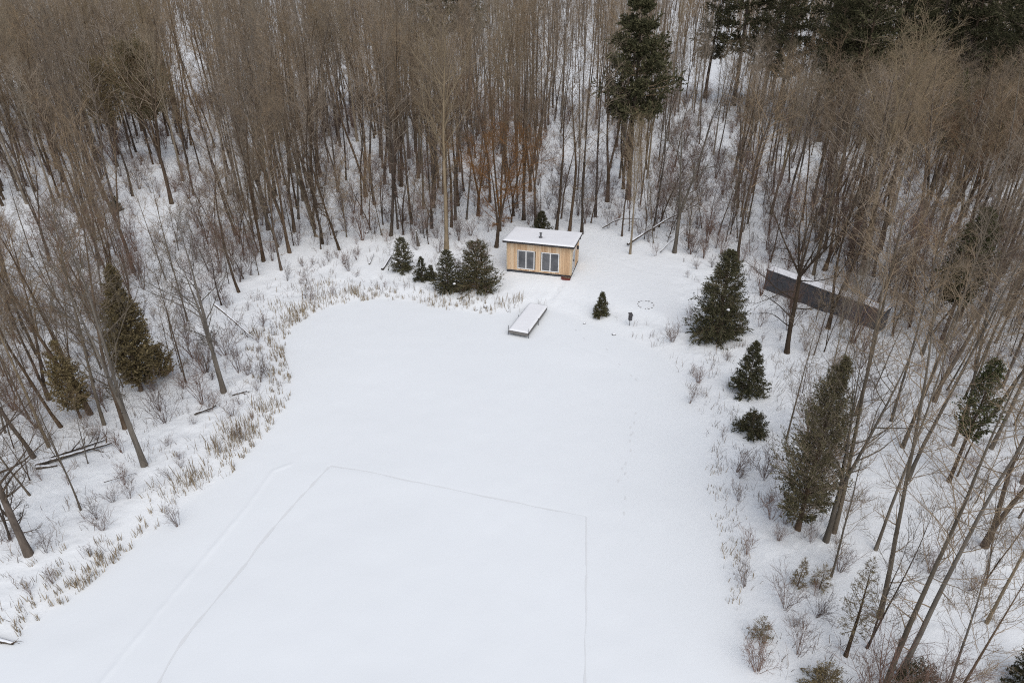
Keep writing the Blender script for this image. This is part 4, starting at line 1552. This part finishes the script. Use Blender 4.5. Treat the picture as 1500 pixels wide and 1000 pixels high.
def in_cabin_or_shed(x, y):
    d = np.array([x, y]) - CA[:2]
    a, b = d @ EX, d @ EY
    if -1 < a < CW + 1 and -1.2 < b < CD + 1.2:
        return True
    A, B = SHED_A, SHED_B
    e = (B - A) / np.linalg.norm(B - A)
    d = np.array([x, y]) - A
    a, b = d @ e, -d[0] * e[1] + d[1] * e[0]
    return -.6 < a < np.linalg.norm(B - A) + .6 and -.8 < b < 2.0


def scatter(n_try, rmin, seed, y0, y1, need_open=False, taken=None, cell=4.0, clump=0., margin=60, hgt=16, dens=None):
    rng = np.random.default_rng(seed)
    out = []
    grid = {}

    def near(x, y, r):
        ci, cj = int(x // cell), int(y // cell)
        for a in (-1, 0, 1):
            for b in (-1, 0, 1):
                for (u, v) in grid.get((ci + a, cj + b), ()):
                    if (u - x) ** 2 + (v - y) ** 2 < r * r:
                        return True
        return False
    for (x, y) in (taken or []):
        grid.setdefault((int(x // cell), int(y // cell)), []).append((x, y))
    Y = y0 + (y1 - y0) * np.sqrt(rng.random(n_try)) if not need_open else rng.uniform(y0, y1, n_try)
    X = rng.uniform(-1, 1, n_try) * (Y * .80 + 16)
    Z = H(X, Y)
    px, py = proj(np.stack([X, Y, Z], 1))
    tx, ty = proj(np.stack([X, Y, Z + hgt], 1))
    pond = inside(X, Y, POND) | (seg_dist(X, Y, POND, True) < (.8 if need_open else 2.5))
    opn = inside(X, Y, OPEN)
    clr = inside(X, Y, CLEAR)
    pr = rng.random(n_try)
    for i in range(n_try):
        if pond[i] or clr[i] or (opn[i] != need_open):
            continue
        if not (-margin < px[i] < 1500 + margin and py[i] < 1000 + margin * 2 and (ty[i] > -400)):
            continue
        if pr[i] > gapf(px[i], py[i]):
            continue
        if dens is not None and pr[i] > dens(px[i], py[i]):
            continue
        if hgt > 5 and hides(X[i], Y[i], Z[i], hgt) and rng.random() < .93:
            continue
        if hgt > 10 and 690 < px[i] < 1075 and py[i] < 345 and rng.random() < .5:
            continue
        if hgt > 10 and 1075 <= px[i] < 1340 and py[i] < 430 and rng.random() < .3:
            continue
        if hgt > 10 and px[i] < 345 and py[i] > 335 and rng.random() < .64:
            continue
        r = rmin * (.55 if rng.random() < clump else rng.uniform(.85, 1.3))
        if near(X[i], Y[i], r) or in_cabin_or_shed(X[i], Y[i]):
            continue
        grid.setdefault((int(X[i] // cell), int(Y[i] // cell)), []).append((X[i], Y[i]))
        out.append((X[i], Y[i], Z[i], px[i], py[i]))
    return out


def superl(items):
    """items: list of dicts with noun, region key, px, py -> labels; the outermost of each set get a label of their own"""
    sets = {}
    for it in items:
        sets.setdefault((it['noun'], it['reg']), []).append(it)
    for (noun, reg), L in sets.items():
        where, short = reg
        for it in L:
            it['label'] = f"{noun} {where}" if len(L) == 1 else f"one of the {noun}s {where}"
            it['group'] = f"{noun}s, {short}"
        if len(L) > 1:
            done = set()
            for word, key in (('leftmost', lambda a: a['px']), ('rightmost', lambda a: -a['px']), ('closest', lambda a: -a['py']), ('furthest', lambda a: a['py'])):
                b = min(L, key=key)
                if id(b) not in done:
                    done.add(id(b))
                    b['label'] = f"{word} of the {noun}s {where}"


rngt = np.random.default_rng(404)
cand = scatter(16000, 3.0, 1, 8, 125, taken=list(TAKEN), clump=.25)
cand.sort(key=lambda c: c[1] ** 2 + c[0] ** 2)
N_IND = 296 - NB[0]
kinds = ['slim0', 'slim1', 'slim2', 'slim3', 'slim4', 'slim5', 'fork0', 'fork1', 'fork2', 'pale0', 'pale1']
wts = np.array([1, 1, 1, 1, 1, 1, .85, .8, .6, .16, .16])
wts /= wts.sum()
nouns = {'s': 'slender brown bare tree', 'f': 'forked brown bare tree', 'p': 'pale tan bare tree'}
items = []
for c in cand[:N_IND]:
    k = kinds[rngt.choice(len(kinds), p=wts)]
    h = rngt.uniform(14, 19) if c[1] > 45 else rngt.uniform(12, 17)
    if rngt.random() < .15:
        h *= .75
    if c[3] < 345 and c[4] > 335:
        h *= .8
    if c[4] > 480 and c[3] > 900:
        k = ['slim0', 'slim3', 'slim0', 'slim3', 'slim1', 'fork0'][rngt.integers(6)]
    if c[3] > 950 and c[4] < 350:
        h = min(h, 16.5) * (.95 if c[1] < 75 else .85)
    items.append(dict(px=c[3], py=c[4], x=c[0], y=c[1], z=c[2], k=k, h=h, noun=nouns[k[0]], reg=region(c[3], c[4])))
superl(items)
for it in items:
    s = it['h'] / VAR[it['k']]['H']
    place_tree('bare_tree', VAR[it['k']]['parts'], (it['x'], it['y'], it['z']), s, rngt.random() * 6.28, it['label'], 'tree', it['group'],
               (rngt.normal() * .03, rngt.normal() * .03), s * rngt.uniform(.85, 1.15))
    TAKEN.append((it['x'], it['y']))
REST = cand[N_IND:]

# young thin trees between the big ones and along the edges
yc = scatter(12000, 2.0, 2, 8, 84, taken=list(TAKEN), clump=.3, hgt=8)
yo = scatter(500, 2.6, 3, 20, 66, need_open=True, taken=list(TAKEN), hgt=8, dens=lambda px, py: .30 if px < 500 or px > 1100 else .12)
yc.sort(key=lambda c: c[1] ** 2 + c[0] ** 2)
items = []
for c in yo[:40] + yc[:210]:
    k = f'young{rngt.integers(4)}' if (rngt.random() < .45 or c[1] < 40) else f'under{rngt.integers(3)}'
    items.append(dict(px=c[3], py=c[4], x=c[0], y=c[1], z=c[2], k=k, h=rngt.uniform(4, 9) if c in yc else rngt.uniform(2.5, 5), reg=region(c[3], c[4]),
                      noun='small twiggy understory tree' if k[0] == 'u' else 'thin young bare tree' if k != 'young3' else 'two stemmed young tree'))
superl(items)
for it in items:
    s = it['h'] / VAR[it['k']]['H']
    place_tree('young_tree', VAR[it['k']]['parts'], (it['x'], it['y'], it['z']), s, rngt.random() * 6.28, it['label'], 'young tree', it['group'],
               (rngt.normal() * .07, rngt.normal() * .07))

# leafless shrubs along the banks
sh = scatter(2600, 1.0, 4, 14, 66, need_open=True, taken=list(TAKEN), clump=.5, hgt=2)
rngt.shuffle(sh)
items = []
sh_extra = [(590, 345, 1.1), (603, 352, 1.0), (690, 345, 1.0), (300, 545, 1.6), (330, 520, 1.5), (285, 525, 1.4), (350, 545, 1.3), (640, 350, .9), (1010, 372, 1.2), (1030, 378, 1.0),
            (960, 375, .9), (380, 560, 1.1), (310, 600, .8), (260, 770, .8), (1080, 690, 1.0), (1120, 700, 1.1), (1130, 760, 1.1), (985, 500, .9), (1010, 590, .8), (1150, 890, 1.0),
            (1090, 860, .8), (1170, 960, 1.0), (1110, 985, 1.0)]
L = []
for (a, b, c) in sh_extra:
    p = at(a, b)
    L.append((p[0], p[1], p[2], a, b, c))
for c in sh[:90]:
    L.append((*c, rngt.uniform(.3, .8)))
for c in L:
    k = int(rngt.integers(4))
    items.append(dict(px=c[3], py=c[4], x=c[0], y=c[1], z=c[2], k=k, h=c[5], reg=region(c[3], c[4]), noun=['leafless purple shrub', 'wide purple brown shrub',
                      'thin stemmed leafless shrub', 'dense twiggy leafless shrub'][k]))
superl(items)
for it in items:
    o = link('bare_shrub', SHRUB[it['k']])
    o.location = (it['x'], it['y'], it['z'])
    o.scale = (it['h'],) * 3
    o.rotation_euler = (rngt.normal() * .1, rngt.normal() * .1, rngt.random() * 6.28)
    tag(o, it['label'], 'shrub', it['group'])


# ------------------------------------------------------------------ what nobody could count: far wood, undergrowth, reeds, weeds
def gn_scatter(name, pts, sc, rz, ix, meshes):
    coll = bpy.data.collections.new(name + '_kinds')
    for i, me in enumerate(meshes):
        o = bpy.data.objects.new(f'{name}_kind_{i:02d}', me)
        coll.objects.link(o)
    me = bpy.data.meshes.new(name)
    me.from_pydata([tuple(p) for p in pts], [], [])
    for an, ty, val in (('sc', 'FLOAT', sc), ('rz', 'FLOAT', rz), ('ix', 'INT', ix)):
        a = me.attributes.new(an, ty, 'POINT')
        a.data.foreach_set('value', np.asarray(val, dtype=np.float32 if ty == 'FLOAT' else np.int32))
    o = link(name, me)
    ng = bpy.data.node_groups.new(name, 'GeometryNodeTree')
    ng.interface.new_socket('Geometry', in_out='INPUT', socket_type='NodeSocketGeometry')
    ng.interface.new_socket('Geometry', in_out='OUTPUT', socket_type='NodeSocketGeometry')
    gi = ng.nodes.new('NodeGroupInput')
    go = ng.nodes.new('NodeGroupOutput')
    ip = ng.nodes.new('GeometryNodeInstanceOnPoints')
    ci = ng.nodes.new('GeometryNodeCollectionInfo')
    ci.inputs['Collection'].default_value = coll
    ci.inputs['Separate Children'].default_value = True
    ci.inputs['Reset Children'].default_value = True
    ip.inputs['Pick Instance'].default_value = True

    def na(an, ty):
        n = ng.nodes.new('GeometryNodeInputNamedAttribute')
        n.data_type = ty
        n.inputs[0].default_value = an
        return n.outputs[0]
    cx = ng.nodes.new('ShaderNodeCombineXYZ')
    lk = ng.links.new
    lk(na('rz', 'FLOAT'), cx.inputs[2])
    lk(gi.outputs[0], ip.inputs['Points'])
    lk(ci.outputs[0], ip.inputs['Instance'])
    lk(na('ix', 'INT'), ip.inputs['Instance Index'])
    lk(cx.outputs[0], ip.inputs['Rotation'])
    lk(na('sc', 'FLOAT'), ip.inputs['Scale'])
    lk(ip.outputs[0], go.inputs[0])
    md = o.modifiers.new('scatter', 'NODES')
    md.node_group = ng
    return tag(o, None, None, None, 'stuff')


def joined(a, b, name):
    """trunk and crown of a kind as one mesh for the far wood"""
    import bmesh
    bm = bmesh.new()
    bm.from_mesh(a)
    n0 = len(bm.faces)
    bm.from_mesh(b)
    bm.faces.ensure_lookup_table()
    for i, f in enumerate(bm.faces):
        f.material_index = 0 if i < n0 else 1
    me = bpy.data.meshes.new(name)
    bm.to_mesh(me)
    bm.free()
    me.materials.append(a.materials[0])
    me.materials.append(b.materials[0])
    return me


FAR = []
for i in range(5):
    a, b = build_bare(110 + i, 18, .13, cs=.38, limbs=28, lf=.17, ang=.82, up=.06, nb=5, ntw=4, tag=f'_f{i}', tw=.0065, wig=.02 + .015 * (i % 3), fork=1 + (i == 4), low=4)
    FAR.append(joined(a, b, f'far_tree_{i}'))
a, b = build_bare(116, 18, .18, cs=.4, limbs=28, lf=.26, ang=.6, nb=6, ntw=6, tag='_f5', tw=.007, barkm='palebark', twigm='paletwig')
FAR.append(joined(a, b, 'far_tree_5'))
far = list(REST) + [c for c in scatter(26000, 3.5, 9, 125, 300, margin=120)]
rf = np.random.default_rng(55)
pts = np.array([c[:3] for c in far])
ixs = rf.choice(6, len(far), p=[.19, .19, .19, .19, .16, .08])
fs = rf.uniform(.72, 1.08, len(far))
fpx = np.array([c[3] for c in far])
fs = np.where((fpx > 950) & (pts[:, 1] < 125), fs * .74, fs)
gn_scatter('distant_wood', pts, fs, rf.random(len(far)) * 6.28, ixs, FAR)
print('bare individuals', N_IND + NB[0], 'rest', len(REST), 'far', len(far))

# brush under the trees
ub = scatter(12000, 2.1, 21, 12, 130, clump=.4, hgt=3)
rf.shuffle(ub)
pts = np.array([c[:3] for c in ub])
TALL = [build_shrub(95 + i, 4.2, 9 + 5 * i, .35, tw=.0055, tag=f'_tall{i}', nb=7, nt=6) for i in range(2)]
gn_scatter('undergrowth', pts, rf.uniform(.35, 1.15, len(ub)), rf.random(len(ub)) * 6.28, rf.choice(6, len(ub), p=[.2, .16, .2, .14, .15, .15]), SHRUB + TALL)
print('undergrowth', len(ub))


def blades(name, C, Lh, Wd, lean, mt, seed, bend=.3):
    """thin standing blades as bent strips of two quads"""
    rng = np.random.default_rng(seed)
    n = len(C)
    az = rng.random(n) * 6.283
    u = np.stack([np.cos(az), np.sin(az), np.zeros(n)], 1)
    v = np.stack([-np.sin(az), np.cos(az), np.zeros(n)], 1)
    d = np.stack([rng.normal(size=n) * lean, rng.normal(size=n) * lean, np.ones(n)], 1)
    L = (Lh * rng.uniform(.5, 1.2, n))[:, None]
    w_ = (Wd * rng.uniform(.7, 1.3, n))[:, None]
    A = C - np.array([0, 0, .06])
    B = C + d * L * .6
    E = B + (d + v * (bend * rng.normal(size=(n, 1)))) * L * .45
    V = np.stack([A - u * w_ * .5, A + u * w_ * .5, B + u * w_ * .45, B - u * w_ * .45, E + u * w_ * .18, E - u * w_ * .18], 1).reshape(-1, 3)
    b = np.arange(n)[:, None] * 6
    Q = np.concatenate([b + np.array([0, 1, 2, 3]), b + np.array([3, 2, 4, 5])])
    o = link(name, quads_mesh(name, V, Q, [mt]))
    return tag(o, None, None, None, 'stuff')


def reeds():
    rng = np.random.default_rng(31)
    clumps = [(388, 590, 60, 1.0, .9), (405, 595, 45, .5, .8), (375, 600, 40, .6, .9), (345, 625, 90, 1.1, 1.0), (330, 645, 110, 1.2, 1.0), (350, 640, 90, .8, .9), (318, 665, 60, .8, 1.0),
              (275, 712, 70, .6, 1.0), (285, 700, 50, .6, .9), (300, 690, 60, .9, .9), (230, 728, 35, .9, .8), (250, 720, 35, .9, .8), (175, 815, 45, .7, .8), (145, 840, 30, .7, .8), (130, 850, 30, .6, .7),
              (395, 500, 40, .8, .8), (405, 520, 36, .6, .8), (375, 490, 50, .5, .9), (430, 470, 70, .6, 1.0), (420, 455, 50, 1.0, .9), (440, 455, 60, .9, .9), (455, 445, 60, .9, .9), (475, 440, 60, .8, .8),
              (480, 415, 80, .9, .6), (495, 432, 40, .8, .7), (515, 425, 50, .6, .8), (520, 430, 50, .4, .8), (430, 420, 40, 1.5, .7), (460, 425, 50, 1.2, .8), (400, 450, 40, 1.0, .8), (413, 480, 30, .4, .8),
              (405, 545, 14, .6, .7), (415, 560, 10, .4, .7), (390, 620, 20, .5, .6), (735, 448, 60, .8, .9), (757, 440, 40, .5, .9), (690, 440, 40, .8, .7), (620, 440, 50, 1.0, .7), (650, 440, 40, 1.0, .7),
              (1078, 820, 40, .7, .6), (1070, 800, 40, .7, .5), (1065, 760, 30, .6, .5), (1085, 850, 30, .7, .5), (1050, 720, 25, .5, .5), (1045, 690, 20, .5, .5), (1075, 880, 24, .5, .5)]
    P, HL = [], []
    for (px, py, n, rad, h) in clumps:
        c = at(px, py)
        m = int(n * .75)
        q = rng.normal(size=(m, 2)) * rad * .55
        P.append(np.stack([c[0] + q[:, 0], c[1] + q[:, 1]], 1))
        HL.append(np.full(m, h))
    # loose fringe along the shore
    S = smooth_poly(POND, 1)
    keep = []
    px, py = proj(np.stack([S[:, 0], S[:, 1], np.zeros(len(S))], 1))
    for i in range(len(S)):
        if 20 < px[i] < 720 and py[i] < 900:
            dens = 9 * (vnoise(S[i][0] / 1.6, S[i][1] / 1.6, 71) > -.14)
            for _ in range(dens):
                keep.append(S[i] + rng.normal(size=2) * .95)
    # tufts of several blades at each loose spot
    K = []
    for k_ in keep:
        K.append(k_ + rng.normal(size=(6, 2)) * .07)
    HL = np.concatenate(HL + [np.full(6, .6)] * len(K))
    P = np.concatenate(P + K)
    dd = seg_dist(P[:, 0], P[:, 1], POND, True)
    ins = inside(P[:, 0], P[:, 1], POND)
    HL = HL[(~ins) | (dd < .25)]
    P = P[(~ins) | (dd < .25)]
    Z = H(P[:, 0], P[:, 1])
    blades('dry_reeds', np.column_stack([P, Z]), .70 * HL, .03, .16, M['reed'], 5)


reeds()


def weeds():
    rng = np.random.default_rng(41)
    n = 9000
    Y = rng.uniform(13, 72, n)
    X = rng.uniform(-1, 1, n) * (Y * .8 + 10)
    px, py = proj(np.stack([X, Y, np.full(n, .5)], 1))
    d = seg_dist(X, Y, POND, True)
    ok = ~inside(X, Y, POND) & ~inside(X, Y, CLEAR) & (px > -40) & (px < 1540) & (py < 1040)
    ok &= (vnoise(X / 2.5, Y / 2.5, 61) > -.08) & (d > .2)
    X, Y = X[ok], Y[ok]
    T = []
    for x, y in zip(X, Y):
        m = rng.integers(2, 6)
        T.append(np.column_stack([x + rng.normal(size=m) * .12, y + rng.normal(size=m) * .12]))
    P = np.concatenate(T)
    blades('dead_weeds', np.column_stack([P, H(P[:, 0], P[:, 1])]), .55, .018, .3, M['weed'], 6, .6)


weeds()
